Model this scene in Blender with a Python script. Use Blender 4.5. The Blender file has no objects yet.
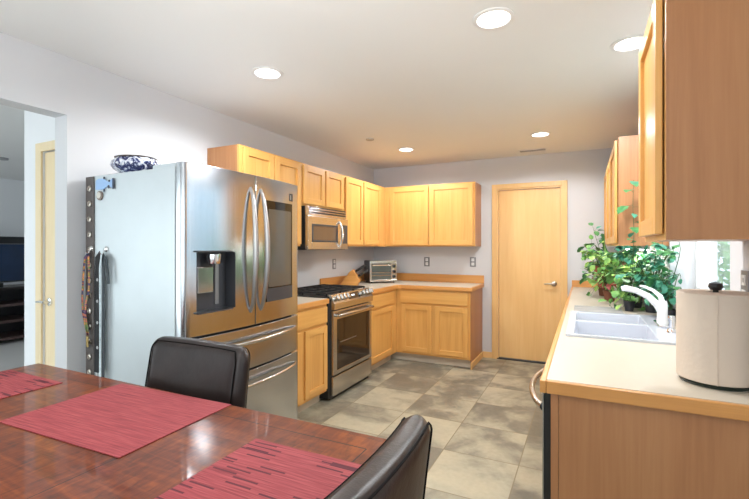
import bpy, bmesh, math, random
from mathutils import Vector, Matrix
random.seed(7)
PI = math.pi
SC = bpy.context.scene
COL = SC.collection

# ------------------------------------------------------------------ camera
cam_d = bpy.data.cameras.new('camera')
cam = bpy.data.objects.new('camera', cam_d)
COL.objects.link(cam)
cam.location = (2.645, -5.344, 1.363)
cam.rotation_euler = (PI/2, 0, 0.4577)
cam_d.sensor_width = 36.0
cam_d.lens = 427.0/749.0*36.0
cam_d.shift_y = -2.3/749.0
cam_d.clip_start = 0.02
SC.camera = cam

# ------------------------------------------------------------------ world / light / exposure
SC.view_settings.view_transform = 'Standard'
SC.view_settings.look = 'None'
SC.view_settings.gamma = 1.0
SC.view_settings.use_curve_mapping = False
SC.view_settings.exposure = 0.45

W = bpy.data.worlds.new('sky'); SC.world = W
W.use_nodes = True
bg = W.node_tree.nodes['Background']
bg.inputs[0].default_value = (0.88, 0.94, 1.0, 1)
bg.inputs[1].default_value = 3.1

def portal(name, loc, rot, sx, sy):
    """marks a window opening so that the sky's light is sampled through it"""
    l = bpy.data.lights.new(name, 'AREA'); l.shape = 'RECTANGLE'
    l.size = sx; l.size_y = sy; l.cycles.is_portal = True
    o = bpy.data.objects.new(name, l); COL.objects.link(o)
    o.location = loc; o.rotation_euler = rot
    return o
portal('portal_glass_door', (3.41, -6.2, 1.04), (0, PI/2, 0), 2.04, 1.8)
portal('portal_front_window', (1.5, -7.53, 1.425), (PI/2, 0, 0), 2.2, 1.45)
portal('portal_living_window', (-3.0, -7.53, 1.2), (PI/2, 0, 0), 4.8, 2.2)
portal('portal_sink_window', (3.41, -2.6, 1.59), (0, PI/2, 0), 1.06, 1.3)
# two unseen fill lights added behind the camera, brightening the ceiling like a flash
fl = bpy.data.lights.new('ceiling_fill', 'SPOT'); fl.energy = 88; fl.color = (1.0, 1.0, 1.0)
fl.spot_size = math.radians(66); fl.spot_blend = 1.0; fl.shadow_soft_size = 0.12
flo = bpy.data.objects.new('ceiling_fill', fl); COL.objects.link(flo)
flo.location = (2.30, -5.60, 1.60)
flo.rotation_euler = (Vector((1.55, -3.45, 2.45))-flo.location).to_track_quat('-Z', 'Y').to_euler()
f2 = bpy.data.lights.new('ceiling_fill_rear', 'AREA'); f2.shape = 'DISK'; f2.size = 0.5; f2.energy = 28; f2.color = (1.0, 1.0, 1.0)  # second unseen fill, added to light the ceiling from below
f2o = bpy.data.objects.new('ceiling_fill_rear', f2); COL.objects.link(f2o)
f2o.location = (1.75, -5.75, 1.60); f2o.rotation_euler = (PI, 0, 0)
CAN_POWER = 10.5
CAN_COL = (0.94, 0.98, 1.0)

# ------------------------------------------------------------------ materials
def new_mat(name):
    m = bpy.data.materials.new(name); m.use_nodes = True
    nt = m.node_tree
    return m, nt, nt.nodes['Principled BSDF']

def link(nt, a, b): nt.links.new(a, b)

def coords(nt, scale=(1, 1, 1), rot=(0, 0, 0)):
    tc = nt.nodes.new('ShaderNodeTexCoord'); mp = nt.nodes.new('ShaderNodeMapping')
    mp.inputs['Scale'].default_value = scale; mp.inputs['Rotation'].default_value = rot
    link(nt, tc.outputs['Object'], mp.inputs['Vector'])
    return mp.outputs['Vector']

def noise(nt, vec, scale, detail=4, rough=0.55, dist=0.0):
    n = nt.nodes.new('ShaderNodeTexNoise')
    n.inputs['Scale'].default_value = scale; n.inputs['Detail'].default_value = detail
    n.inputs['Roughness'].default_value = rough; n.inputs['Distortion'].default_value = dist
    if vec is not None: link(nt, vec, n.inputs['Vector'])
    return n.outputs['Fac']

def ramp(nt, fac, stops):
    r = nt.nodes.new('ShaderNodeValToRGB')
    e = r.color_ramp.elements
    while len(e) < len(stops): e.new(0.5)
    for i, (p, c) in enumerate(stops):
        e[i].position = p; e[i].color = (c[0], c[1], c[2], 1)
    link(nt, fac, r.inputs['Fac'])
    return r.outputs['Color']

def bump(nt, b, fac, strength, dist=0.002):
    n = nt.nodes.new('ShaderNodeBump'); n.inputs['Strength'].default_value = strength
    n.inputs['Distance'].default_value = dist
    link(nt, fac, n.inputs['Height']); link(nt, n.outputs['Normal'], b.inputs['Normal'])

def math_n(nt, op, a, b=None):
    n = nt.nodes.new('ShaderNodeMath'); n.operation = op
    for i, v in enumerate((a, b)):
        if v is None: continue
        if isinstance(v, (int, float)): n.inputs[i].default_value = v
        else: link(nt, v, n.inputs[i])
    return n.outputs[0]

def mix_c(nt, fac, a, b, mode='MIX'):
    n = nt.nodes.new('ShaderNodeMix'); n.data_type = 'RGBA'; n.blend_type = mode
    for sock, v in ((n.inputs[0], fac), (n.inputs[6], a), (n.inputs[7], b)):
        if isinstance(v, (int, float)): sock.default_value = v
        elif isinstance(v, tuple): sock.default_value = (v[0], v[1], v[2], 1)
        else: link(nt, v, sock)
    return n.outputs[2]

def srgb(r, g, b):
    f = lambda c: ((c/255+0.055)/1.055)**2.4 if c > 10 else c/255/12.92
    return (f(r), f(g), f(b))

def plain(name, col, rough=0.5, metal=0.0, coat=0.0, spec=None, vary=0.05, vscale=8.0):
    m, nt, b = new_mat(name)
    f = noise(nt, coords(nt), vscale, 3)
    c0 = tuple(max(0, x*(1-vary)) for x in col); c1 = tuple(min(1, x*(1+vary)) for x in col)
    link(nt, ramp(nt, f, [(0.3, c0), (0.7, c1)]), b.inputs['Base Color'])
    b.inputs['Roughness'].default_value = rough; b.inputs['Metallic'].default_value = metal
    b.inputs['Coat Weight'].default_value = coat; b.inputs['Coat Roughness'].default_value = 0.08
    if spec is not None: b.inputs['Specular IOR Level'].default_value = spec
    return m

def paint(name, col, rough=0.75):
    m, nt, b = new_mat(name)
    v = coords(nt)
    f = noise(nt, v, 1.3, 2)
    c0 = tuple(x*0.985 for x in col)
    link(nt, ramp(nt, f, [(0.35, c0), (0.65, col)]), b.inputs['Base Color'])
    b.inputs['Roughness'].default_value = rough
    b.inputs['Specular IOR Level'].default_value = 0.25
    bump(nt, b, noise(nt, v, 140, 2), 0.08, 0.002)
    return m

def wood(name, c_dark, c_mid, c_light, axis='z', rough=0.35, coat=0.15, stretch=16, fine=3.0):
    m, nt, b = new_mat(name)
    sc = [stretch]*3; sc['xyz'.index(axis)] = 0.9
    v = coords(nt, tuple(sc))
    f1 = noise(nt, v, 1.1, 5, 0.6, 0.6)
    sc2 = [90*fine/3]*3; sc2['xyz'.index(axis)] = 3.0
    f2 = noise(nt, coords(nt, tuple(sc2)), 1.0, 2, 0.5)
    f = math_n(nt, 'ADD', math_n(nt, 'MULTIPLY', f1, 0.72), math_n(nt, 'MULTIPLY', f2, 0.28))
    link(nt, ramp(nt, f, [(0.24, c_dark), (0.5, c_mid), (0.76, c_light)]), b.inputs['Base Color'])
    b.inputs['Roughness'].default_value = rough
    b.inputs['Coat Weight'].default_value = coat; b.inputs['Coat Roughness'].default_value = 0.2
    bump(nt, b, f2, 0.05, 0.001)
    return m

def steel(name, col=(0.60, 0.59, 0.57), rough=0.25, axis='y'):
    m, nt, b = new_mat(name)
    sc = [260.0]*3; sc['xyz'.index(axis)] = 2.0
    f = noise(nt, coords(nt, tuple(sc)), 1.0, 3)
    c0 = tuple(x*0.94 for x in col); c1 = tuple(min(1, x*1.05) for x in col)
    link(nt, ramp(nt, f, [(0.3, c0), (0.7, c1)]), b.inputs['Base Color'])
    b.inputs['Metallic'].default_value = 1.0
    r = math_n(nt, 'ADD', math_n(nt, 'MULTIPLY', f, 0.10), rough-0.05)
    link(nt, r, b.inputs['Roughness'])
    bump(nt, b, f, 0.03, 0.0005)
    return m

def emit(name, col, strength):
    m, nt, b = new_mat(name)
    b.inputs['Base Color'].default_value = (0.9, 0.9, 0.9, 1)
    b.inputs['Emission Color'].default_value = (*col, 1)
    b.inputs['Emission Strength'].default_value = strength
    return m

def thin_glass(name, tint=(0.95, 0.98, 0.97)):
    m = bpy.data.materials.new(name); m.use_nodes = True
    nt = m.node_tree; nt.nodes.clear()
    out = nt.nodes.new('ShaderNodeOutputMaterial'); mx = nt.nodes.new('ShaderNodeMixShader')
    tr = nt.nodes.new('ShaderNodeBsdfTransparent'); gl = nt.nodes.new('ShaderNodeBsdfGlossy')
    fr = nt.nodes.new('ShaderNodeFresnel')
    ge = nt.nodes.new('ShaderNodeNewGeometry')          # a thin pane reflects alike from both of its faces
    link(nt, math_n(nt, 'ADD', math_n(nt, 'MULTIPLY', ge.outputs['Backfacing'], 1/1.45-1.45), 1.45), fr.inputs['IOR'])
    tr.inputs['Color'].default_value = (*tint, 1); gl.inputs['Roughness'].default_value = 0.02
    link(nt, fr.outputs[0], mx.inputs[0]); link(nt, tr.outputs[0], mx.inputs[1]); link(nt, gl.outputs[0], mx.inputs[2])
    link(nt, mx.outputs[0], out.inputs[0])
    return m

def leaf_mat(name, c0, c1):
    m, nt, b = new_mat(name)
    f = noise(nt, coords(nt), 22, 3)
    link(nt, ramp(nt, f, [(0.3, c0), (0.7, c1)]), b.inputs['Base Color'])
    b.inputs['Roughness'].default_value = 0.45
    return m

M = {}
M['wall'] = paint('wall_paint', srgb(210, 210, 213))
M['white_wall'] = paint('white_wall_paint', srgb(236, 237, 240))
M['ceil'] = paint('ceiling_paint', srgb(238, 237, 235), 0.85)
OAK = (srgb(206, 148, 76), srgb(221, 166, 92), srgb(231, 181, 108))
M['oak_z'] = wood('maple_vertical_grain', *OAK, 'z')
M['oak_x'] = wood('maple_grain_along_x', *OAK, 'x')
M['oak_y'] = wood('maple_grain_along_y', *OAK, 'y')
DOORC = (srgb(222, 176, 112), srgb(230, 187, 124), srgb(236, 197, 138))
M['door_z'] = wood('birch_door_vertical_grain', *DOORC, 'z', 0.4, 0.1, 9)
M['door_x'] = wood('birch_trim_grain_along_x', *DOORC, 'x', 0.4, 0.1, 9)
M['door_y'] = wood('birch_trim_grain_along_y', *DOORC, 'y', 0.4, 0.1, 9)
VEN = (srgb(158, 104, 64), srgb(175, 121, 78), srgb(188, 136, 92))
M['veneer'] = wood('side_panel_veneer', *VEN, 'z', 0.4, 0.1, 12)
M['edge_y'] = wood('oak_edge_along_y', srgb(196, 134, 70), srgb(212, 150, 82), srgb(224, 166, 98), 'y')
M['edge_x'] = wood('oak_edge_along_x', srgb(196, 134, 70), srgb(212, 150, 82), srgb(224, 166, 98), 'x')
M['pale_door'] = wood('pale_closet_door', srgb(228, 205, 162), srgb(236, 215, 176), srgb(242, 224, 190), 'z', 0.45, 0.05, 8)
M['laminate'] = plain('cream_laminate', srgb(198, 187, 170), 0.38, vary=0.015, vscale=60)
M['toe'] = plain('toe_kick_vinyl', srgb(206, 192, 172), 0.5)
M['steel'] = steel('brushed_steel', (0.58, 0.56, 0.53), 0.24, 'y')
M['steel_v'] = steel('brushed_steel_upright', (0.54, 0.56, 0.59), 0.17, 'z')
M['steel_cool'] = steel('cool_brushed_steel', (0.50, 0.53, 0.57), 0.24, 'y')
M['handle'] = steel('dark_steel_bar', (0.40, 0.38, 0.37), 0.32, 'z')
M['steel_side'] = plain('coated_grey_side', srgb(196, 204, 208), 0.30, 0.25, vary=0.02)
M['chrome'] = plain('polished_chrome', (0.78, 0.78, 0.78), 0.12, 1.0, vary=0.01)
M['nickel'] = plain('satin_nickel', (0.52, 0.47, 0.42), 0.28, 1.0, vary=0.02)
M['black'] = plain('black_enamel', (0.012, 0.012, 0.013), 0.32, vary=0.1)
M['black_gloss'] = plain('black_glass', (0.010, 0.009, 0.008), 0.06, vary=0.1)
M['iron'] = plain('cast_iron', (0.018, 0.017, 0.017), 0.6, vary=0.15, vscale=60)
M['dark_plastic'] = plain('dark_grey_plastic', (0.045, 0.047, 0.055), 0.4, vary=0.08)
M['grey_plastic'] = plain('grey_plate', (0.24, 0.24, 0.25), 0.35, 0.3, vary=0.03)
M['white_plastic'] = plain('white_plastic', (0.80, 0.80, 0.80), 0.35, vary=0.02)
M['bisque'] = plain('white_sink_composite', srgb(196, 199, 208), 0.25, coat=0.2, vary=0.02)
M['faucet'] = plain('white_faucet_enamel', (0.84, 0.84, 0.84), 0.18, coat=0.4, vary=0.01)
M['carpet'] = plain('living_room_carpet', srgb(205, 202, 200), 0.95, vary=0.12, vscale=180)
M['espresso'] = wood('espresso_wood', (0.012, 0.007, 0.006), (0.022, 0.012, 0.010), (0.035, 0.018, 0.015), 'y', 0.35)
M['espresso_edge'] = wood('red_brown_shelf_edge', (0.06, 0.035, 0.03), (0.085, 0.05, 0.045), (0.11, 0.065, 0.055), 'y', 0.35)
M['glass'] = thin_glass('window_glass')
M['leather'] = None
M['green1'] = leaf_mat('leaf_deep_green', srgb(44, 108, 62), srgb(92, 156, 92))
M['green2'] = leaf_mat('leaf_mid_green', srgb(78, 140, 70), srgb(134, 184, 96))
M['green3'] = leaf_mat('leaf_blue_green', srgb(42, 116, 92), srgb(92, 168, 134))
M['green4'] = leaf_mat('leaf_pale_green', srgb(120, 176, 80), srgb(186, 216, 120))
M['red_leaf'] = leaf_mat('leaf_red', srgb(150, 60, 56), srgb(190, 96, 84))
M['stem'] = plain('plant_stem', srgb(70, 96, 56), 0.6)
M['soil'] = plain('potting_soil', (0.03, 0.022, 0.016), 0.95, vary=0.4, vscale=90)

def leather_mat():
    m, nt, b = new_mat('dark_brown_leather')
    v = coords(nt)
    f = noise(nt, v, 9, 4)
    link(nt, ramp(nt, f, [(0.3, (0.013, 0.008, 0.007)), (0.75, (0.028, 0.018, 0.016))]), b.inputs['Base Color'])
    b.inputs['Roughness'].default_value = 0.36
    b.inputs['Specular IOR Level'].default_value = 0.38
    b.inputs['Coat Weight'].default_value = 0.05; b.inputs['Coat Roughness'].default_value = 0.25
    vo = nt.nodes.new('ShaderNodeTexVoronoi'); vo.inputs['Scale'].default_value = 320
    link(nt, v, vo.inputs['Vector'])
    h = math_n(nt, 'ADD', math_n(nt, 'MULTIPLY', vo.outputs['Distance'], 0.3), math_n(nt, 'MULTIPLY', f, 6.0))
    bump(nt, b, h, 0.22, 0.0025)
    return m
M['leather'] = leather_mat()

def tile_mat():
    m, nt, b = new_mat('slate_look_floor_tile')
    tc = nt.nodes.new('ShaderNodeTexCoord')
    S = 0.485
    vm = nt.nodes.new('ShaderNodeVectorMath'); vm.operation = 'ADD'; vm.inputs[1].default_value = (-0.82+S*20, 1.10+S*20, 0)
    link(nt, tc.outputs['Object'], vm.inputs[0])
    dv = nt.nodes.new('ShaderNodeVectorMath'); dv.operation = 'DIVIDE'; dv.inputs[1].default_value = (S, S, 1)
    link(nt, vm.outputs[0], dv.inputs[0])
    fl = nt.nodes.new('ShaderNodeVectorMath'); fl.operation = 'FLOOR'; link(nt, dv.outputs[0], fl.inputs[0])
    fr = nt.nodes.new('ShaderNodeVectorMath'); fr.operation = 'FRACTION'; link(nt, dv.outputs[0], fr.inputs[0])
    wn = nt.nodes.new('ShaderNodeTexWhiteNoise'); wn.noise_dimensions = '2D'; link(nt, fl.outputs[0], wn.inputs['Vector'])
    off = nt.nodes.new('ShaderNodeVectorMath'); off.operation = 'MULTIPLY_ADD'
    off.inputs[1].default_value = (9, 9, 9)
    link(nt, wn.outputs['Color'], off.inputs[0]); link(nt, tc.outputs['Object'], off.inputs[2])
    big = noise(nt, off.outputs[0], 1.7, 6, 0.55, 0.7)
    mid = noise(nt, off.outputs[0], 6, 5, 0.6, 0.6)
    f = math_n(nt, 'ADD', math_n(nt, 'MULTIPLY', big, 0.75), math_n(nt, 'MULTIPLY', mid, 0.25))
    f = math_n(nt, 'ADD', f, math_n(nt, 'MULTIPLY', math_n(nt, 'SUBTRACT', wn.outputs['Value'], 0.5), 0.09))
    dk = srgb(116, 112, 100); md = srgb(150, 145, 128); lt = srgb(172, 166, 146); ly = srgb(186, 178, 154)
    col = ramp(nt, f, [(0.38, dk), (0.455, srgb(130, 125, 112)), (0.50, md), (0.57, lt), (0.70, ly)])
    fine = noise(nt, tc.outputs['Object'], 30, 4)
    col = mix_c(nt, 0.35, col, ramp(nt, fine, [(0.3, (0.35, 0.34, 0.32)), (0.7, (0.62, 0.60, 0.56))]), 'SOFT_LIGHT')
    sx = nt.nodes.new('ShaderNodeSeparateXYZ'); link(nt, fr.outputs[0], sx.inputs[0])
    def edge(o):
        a = math_n(nt, 'ABSOLUTE', math_n(nt, 'SUBTRACT', o, 0.5))
        return math_n(nt, 'GREATER_THAN', a, 0.5-0.0065)
    g = math_n(nt, 'MAXIMUM', edge(sx.outputs[0]), edge(sx.outputs[1]))
    col = mix_c(nt, g, col, srgb(128, 116, 92))
    link(nt, col, b.inputs['Base Color'])
    b.inputs['Roughness'].default_value = 0.42
    h = math_n(nt, 'SUBTRACT', math_n(nt, 'MULTIPLY', mid, 0.5), g)
    bump(nt, b, h, 0.25, 0.003)
    return m
M['tile'] = tile_mat()

def table_mat(x0, x1, y0, y1, seams):
    m, nt, b = new_mat('polished_mahogany')
    v = coords(nt, (3.0, 26, 10))
    f1 = noise(nt, v, 1.2, 5, 0.6, 1.2)
    f2 = noise(nt, coords(nt, (60, 14, 20), (0, 0, 0.5)), 1.0, 3, 0.6, 1.0)
    f = math_n(nt, 'ADD', math_n(nt, 'MULTIPLY', f1, 0.5), math_n(nt, 'MULTIPLY', f2, 0.5))
    col = ramp(nt, f, [(0.32, (0.050, 0.008, 0.002)), (0.5, (0.14, 0.026, 0.004)), (0.68, (0.26, 0.062, 0.008))])
    tc = nt.nodes.new('ShaderNodeTexCoord'); sx = nt.nodes.new('ShaderNodeSeparateXYZ'); link(nt, tc.outputs['Object'], sx.inputs[0])
    X, Y = sx.outputs[0], sx.outputs[1]
    def line(o, c, w): return math_n(nt, 'LESS_THAN', math_n(nt, 'ABSOLUTE', math_n(nt, 'SUBTRACT', o, c)), w)
    def rng(o, a, c): return math_n(nt, 'MULTIPLY', math_n(nt, 'GREATER_THAN', o, a), math_n(nt, 'LESS_THAN', o, c))
    B = 0.07; Bx = 0.073; w = 0.0016
    g = None
    for t in ([math_n(nt, 'MULTIPLY', line(X, c, w), rng(Y, y0+B, y1-B)) for c in (x0+Bx, x1-Bx)]
              + [math_n(nt, 'MULTIPLY', line(Y, c, w), rng(X, x0+Bx, x1-Bx)) for c in (y0+B, y1-B)]
              + [line(X, c, 0.0013) for c in seams]):
        g = t if g is None else math_n(nt, 'MAXIMUM', g, t)
    col = mix_c(nt, g, col, (0.02, 0.004, 0.002))
    link(nt, col, b.inputs['Base Color'])
    b.inputs['Roughness'].default_value = 0.4
    b.inputs['Specular IOR Level'].default_value = 0.2
    b.inputs['Coat Weight'].default_value = 0.45; b.inputs['Coat Roughness'].default_value = 0.03
    bump(nt, b, f2, 0.03, 0.001)
    return m

def mat_mat(name, dashes):
    m, nt, b = new_mat(name)
    f1 = noise(nt, coords(nt, (5, 190, 40)), 1.0, 3, 0.6)
    f2 = noise(nt, coords(nt, (14, 330, 40)), 1.0, 2, 0.5)
    f = math_n(nt, 'ADD', math_n(nt, 'MULTIPLY', f1, 0.5), math_n(nt, 'MULTIPLY', f2, 0.5))
    col = ramp(nt, f, [(0.3, srgb(112, 40, 48)), (0.5, srgb(148, 62, 67)), (0.72, srgb(176, 90, 89))])
    if dashes:
        bt = nt.nodes.new('ShaderNodeTexBrick')
        bt.inputs['Scale'].default_value = 1.0; bt.inputs['Brick Width'].default_value = 0.062
        bt.inputs['Row Height'].default_value = 0.0048; bt.inputs['Mortar Size'].default_value = 0.0
        bt.offset = 0.37; bt.offset_frequency = 2
        bt.inputs['Color1'].default_value = (0, 0, 0, 1); bt.inputs['Color2'].default_value = (1, 1, 1, 1)
        link(nt, coords(nt), bt.inputs['Vector'])
        k = math_n(nt, 'GREATER_THAN', bt.outputs['Color'], 0.90)
        col = mix_c(nt, math_n(nt, 'MULTIPLY', k, 0.85), col, srgb(70, 20, 34))
    link(nt, col, b.inputs['Base Color'])
    b.inputs['Roughness'].default_value = 0.7
    b.inputs['Specular IOR Level'].default_value = 0.3
    bump(nt, b, f2, 0.5, 0.002)
    return m

def paper_mat():
    m, nt, b = new_mat('quilted_paper_towel')
    v = coords(nt)
    w1 = nt.nodes.new('ShaderNodeTexVoronoi'); w1.inputs['Scale'].default_value = 75; link(nt, v, w1.inputs['Vector'])
    b.inputs['Base Color'].default_value = (*srgb(216, 199, 182), 1)
    b.inputs['Roughness'].default_value = 0.9
    bump(nt, b, w1.outputs['Distance'], 0.16, 0.003)
    return m
M['paper'] = paper_mat()

def china_mat():
    m, nt, b = new_mat('blue_and_white_china')
    f = noise(nt, coords(nt), 26, 4, 0.6, 1.5)
    link(nt, ramp(nt, f, [(0.44, srgb(228, 230, 236)), (0.49, srgb(150, 160, 190)), (0.53, srgb(40, 48, 96)), (0.7, srgb(28, 34, 72))]), b.inputs['Base Color'])
    b.inputs['Roughness'].default_value = 0.15; b.inputs['Coat Weight'].default_value = 0.5
    return m
M['china'] = china_mat()

# ------------------------------------------------------------------ mesh helpers
class MB:
    def __init__(s): s.bm = bmesh.new(); s.mi = 0
    def _tag(s, n0):
        s.bm.faces.ensure_lookup_table()
        for f in s.bm.faces[n0:]: f.material_index = s.mi
    def box(s, x0, y0, z0, x1, y1, z1):
        n0 = len(s.bm.faces)
        v = [s.bm.verts.new((x, y, z)) for z in (z0, z1) for y in (y0, y1) for x in (x0, x1)]
        for q in ((0, 2, 3, 1), (4, 5, 7, 6), (0, 1, 5, 4), (2, 6, 7, 3), (0, 4, 6, 2), (1, 3, 7, 5)):
            s.bm.faces.new([v[i] for i in q])
        s._tag(n0); return s
    def hexa(s, pts):
        n0 = len(s.bm.faces)
        v = [s.bm.verts.new(p) for p in pts]
        for q in ((0, 3, 2, 1), (4, 5, 6, 7), (0, 1, 5, 4), (1, 2, 6, 5), (2, 3, 7, 6), (3, 0, 4, 7)):
            s.bm.faces.new([v[i] for i in q])
        s._tag(n0); return s
    def quad(s, a, b, c, d):
        n0 = len(s.bm.faces)
        s.bm.faces.new([s.bm.verts.new(p) for p in (a, b, c, d)]); s._tag(n0); return s
    def poly(s, pts):
        n0 = len(s.bm.faces); s.bm.faces.new([s.bm.verts.new(p) for p in pts]); s._tag(n0); return s
    def lathe(s, prof, c=(0, 0, 0), seg=32, lobes=0, amp=0.0, axis='z', sx=1.0, sy=1.0):
        """prof: list of (radius, height); closed at axis when radius 0"""
        n0 = len(s.bm.faces); rings = []
        def P(r, h, a):
            rr = r*(1+amp*(abs(math.cos(lobes*a/2))-0.6)) if lobes else r
            x, y = rr*math.cos(a)*sx, rr*math.sin(a)*sy
            p = {'z': (x, y, h), 'x': (h, x, y), 'y': (x, h, y)}[axis]
            return (p[0]+c[0], p[1]+c[1], p[2]+c[2])
        for r, h in prof:
            if r < 1e-6: rings.append([s.bm.verts.new(P(0, h, 0))])
            else: rings.append([s.bm.verts.new(P(r, h, 2*PI*i/seg)) for i in range(seg)])
        for A, B in zip(rings, rings[1:]):
            if len(A) == 1 and len(B) == 1: continue
            for i in range(seg):
                j = (i+1) % seg
                if len(A) == 1: s.bm.faces.new((A[0], B[j], B[i]))
                elif len(B) == 1: s.bm.faces.new((A[i], A[j], B[0]))
                else: s.bm.faces.new((A[i], A[j], B[j], B[i]))
        for k in (0, -1):
            if len(rings[k]) > 1 and prof[0] != prof[-1]: s.bm.faces.new(rings[k])
        s._tag(n0); return s
    def cyl(s, r, h, c, axis='z', seg=24): return s.lathe([(0, 0), (r, 0), (r, h), (0, h)], c, seg, axis=axis)
    def tube(s, pts, r, seg=10, flat=1.0):
        n0 = len(s.bm.faces); pts = [Vector(p) for p in pts]; rings = []
        rs = r if isinstance(r, (list, tuple)) else [r]*len(pts)
        T = [(pts[min(i+1, len(pts)-1)]-pts[max(i-1, 0)]).normalized() for i in range(len(pts))]
        N = T[0].orthogonal().normalized()
        for i, p in enumerate(pts):
            N = (N - T[i]*N.dot(T[i])).normalized(); B = T[i].cross(N)
            rings.append([s.bm.verts.new(p + N*(rs[i]*math.cos(2*PI*k/seg)) + B*(rs[i]*flat*math.sin(2*PI*k/seg))) for k in range(seg)])
        for A, C_ in zip(rings, rings[1:]):
            for i in range(seg):
                j = (i+1) % seg; s.bm.faces.new((A[i], A[j], C_[j], C_[i]))
        s.bm.faces.new(rings[0][::-1]); s.bm.faces.new(rings[-1])
        s._tag(n0); return s
    def strip(s, pts, width, nrm, th=0.0015):
        """flat ribbon along pts; width vector per point is perpendicular to the path inside the plane of normal nrm"""
        n0 = len(s.bm.faces); pts = [Vector(p) for p in pts]; nrm = Vector(nrm).normalized(); rings = []
        for i, p in enumerate(pts):
            t = (pts[min(i+1, len(pts)-1)]-pts[max(i-1, 0)]).normalized(); w = t.cross(nrm).normalized()*width/2
            rings.append([s.bm.verts.new(q) for q in (p-w, p+w, p+w+nrm*th, p-w+nrm*th)])
        for A, B in zip(rings, rings[1:]):
            for i in range(4):
                j = (i+1) % 4; s.bm.faces.new((A[i], A[j], B[j], B[i]))
        s.bm.faces.new(rings[0][::-1]); s.bm.faces.new(rings[-1]); s._tag(n0); return s
    def prism(s, outline, d):
        """outline: 3D polygon; extruded by vector d"""
        n0 = len(s.bm.faces); d = Vector(d)
        a = [s.bm.verts.new(p) for p in outline]; b = [s.bm.verts.new(Vector(p)+d) for p in outline]
        s.bm.faces.new(a[::-1]); s.bm.faces.new(b)
        for i in range(len(a)):
            j = (i+1) % len(a); s.bm.faces.new((a[i], a[j], b[j], b[i]))
        s._tag(n0); return s

def origin_of(p):
    return Vector((0, 0, 0)) if p is None else Vector(p.get('_org', (0, 0, 0)))

def obj(name, mb, mats, parent=None, bevel=0.0, smooth=False, subsurf=0, local=False, recalc=True):
    """links mb as ONE mesh object. Vertices are world coordinates unless local; under a thing they are shifted to its frame"""
    bm = mb.bm
    if recalc: bmesh.ops.recalc_face_normals(bm, faces=bm.faces)
    if parent is not None and not local:
        bmesh.ops.translate(bm, verts=bm.verts, vec=-ORG[parent.name])
    me = bpy.data.meshes.new(name); bm.to_mesh(me); bm.free()
    for m in (mats if isinstance(mats, (list, tuple)) else [mats]): me.materials.append(m)
    if smooth:
        for p in me.polygons: p.use_smooth = True
    o = bpy.data.objects.new(name, me); COL.objects.link(o)
    ORG[o.name] = ORG[parent.name] if parent is not None else Vector((0, 0, 0))
    if parent is not None: o.parent = parent
    if subsurf:
        s = o.modifiers.new('subsurf', 'SUBSURF'); s.levels = subsurf; s.render_levels = subsurf
    if bevel:
        b = o.modifiers.new('bevel', 'BEVEL'); b.width = bevel; b.segments = 2; b.limit_method = 'ANGLE'; b.angle_limit = math.radians(40)
        b.harden_normals = False
    if smooth and not subsurf and smooth != 'all':
        try:
            me.set_sharp_from_angle(angle=math.radians(40))
        except Exception: pass
    return o
ORG = {}

def thing(name, label, cat, loc, group=None, rz=0.0):
    o = bpy.data.objects.new(name, None); COL.objects.link(o)
    o.empty_display_size = 0.05
    o.location = loc; o.rotation_euler = (0, 0, rz)
    o['label'] = label; o['category'] = cat
    if group: o['group'] = group
    ORG[o.name] = Vector(loc)
    return o
def tag(o, label, cat, group=None):
    o['label'] = label; o['category'] = cat
    if group: o['group'] = group
    return o
def struct(name, mb, mats, parent=None, bevel=0.0, smooth=False):
    o = obj(name, mb, mats, parent, bevel, smooth)
    if parent is None: o['kind'] = 'structure'
    return o
def struct_empty(name, loc):
    o = bpy.data.objects.new(name, None); COL.objects.link(o); o.location = loc
    o['kind'] = 'structure'; ORG[o.name] = Vector(loc); return o
def lbl(o, text): o['label'] = text; return o
def dup(root, loc=None, rz=None, label=None, group=None):
    r = root.copy(); COL.objects.link(r)
    if loc is not None: r.location = loc
    if rz is not None: r.rotation_euler = (0, 0, rz)
    if label: r['label'] = label
    if group: r['group'] = group
    for ch in list(root.children):
        c = ch.copy(); COL.objects.link(c); c.parent = r
        for g in list(ch.children):
            d = g.copy(); COL.objects.link(d); d.parent = c
    return r

H = 2.45
XW = 3.15
XW_OUT = 3.40
# ------------------------------------------------------------------ structure: kitchen and dining room shell
struct('floor', MB().box(-0.12, -7.4, -0.05, XW_OUT, 0.10, 0.0), M['tile'])
struct('floor_living', MB().box(-5.6, -7.4, -0.05, -0.12, 0.10, 0.0), M['carpet'])

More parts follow.
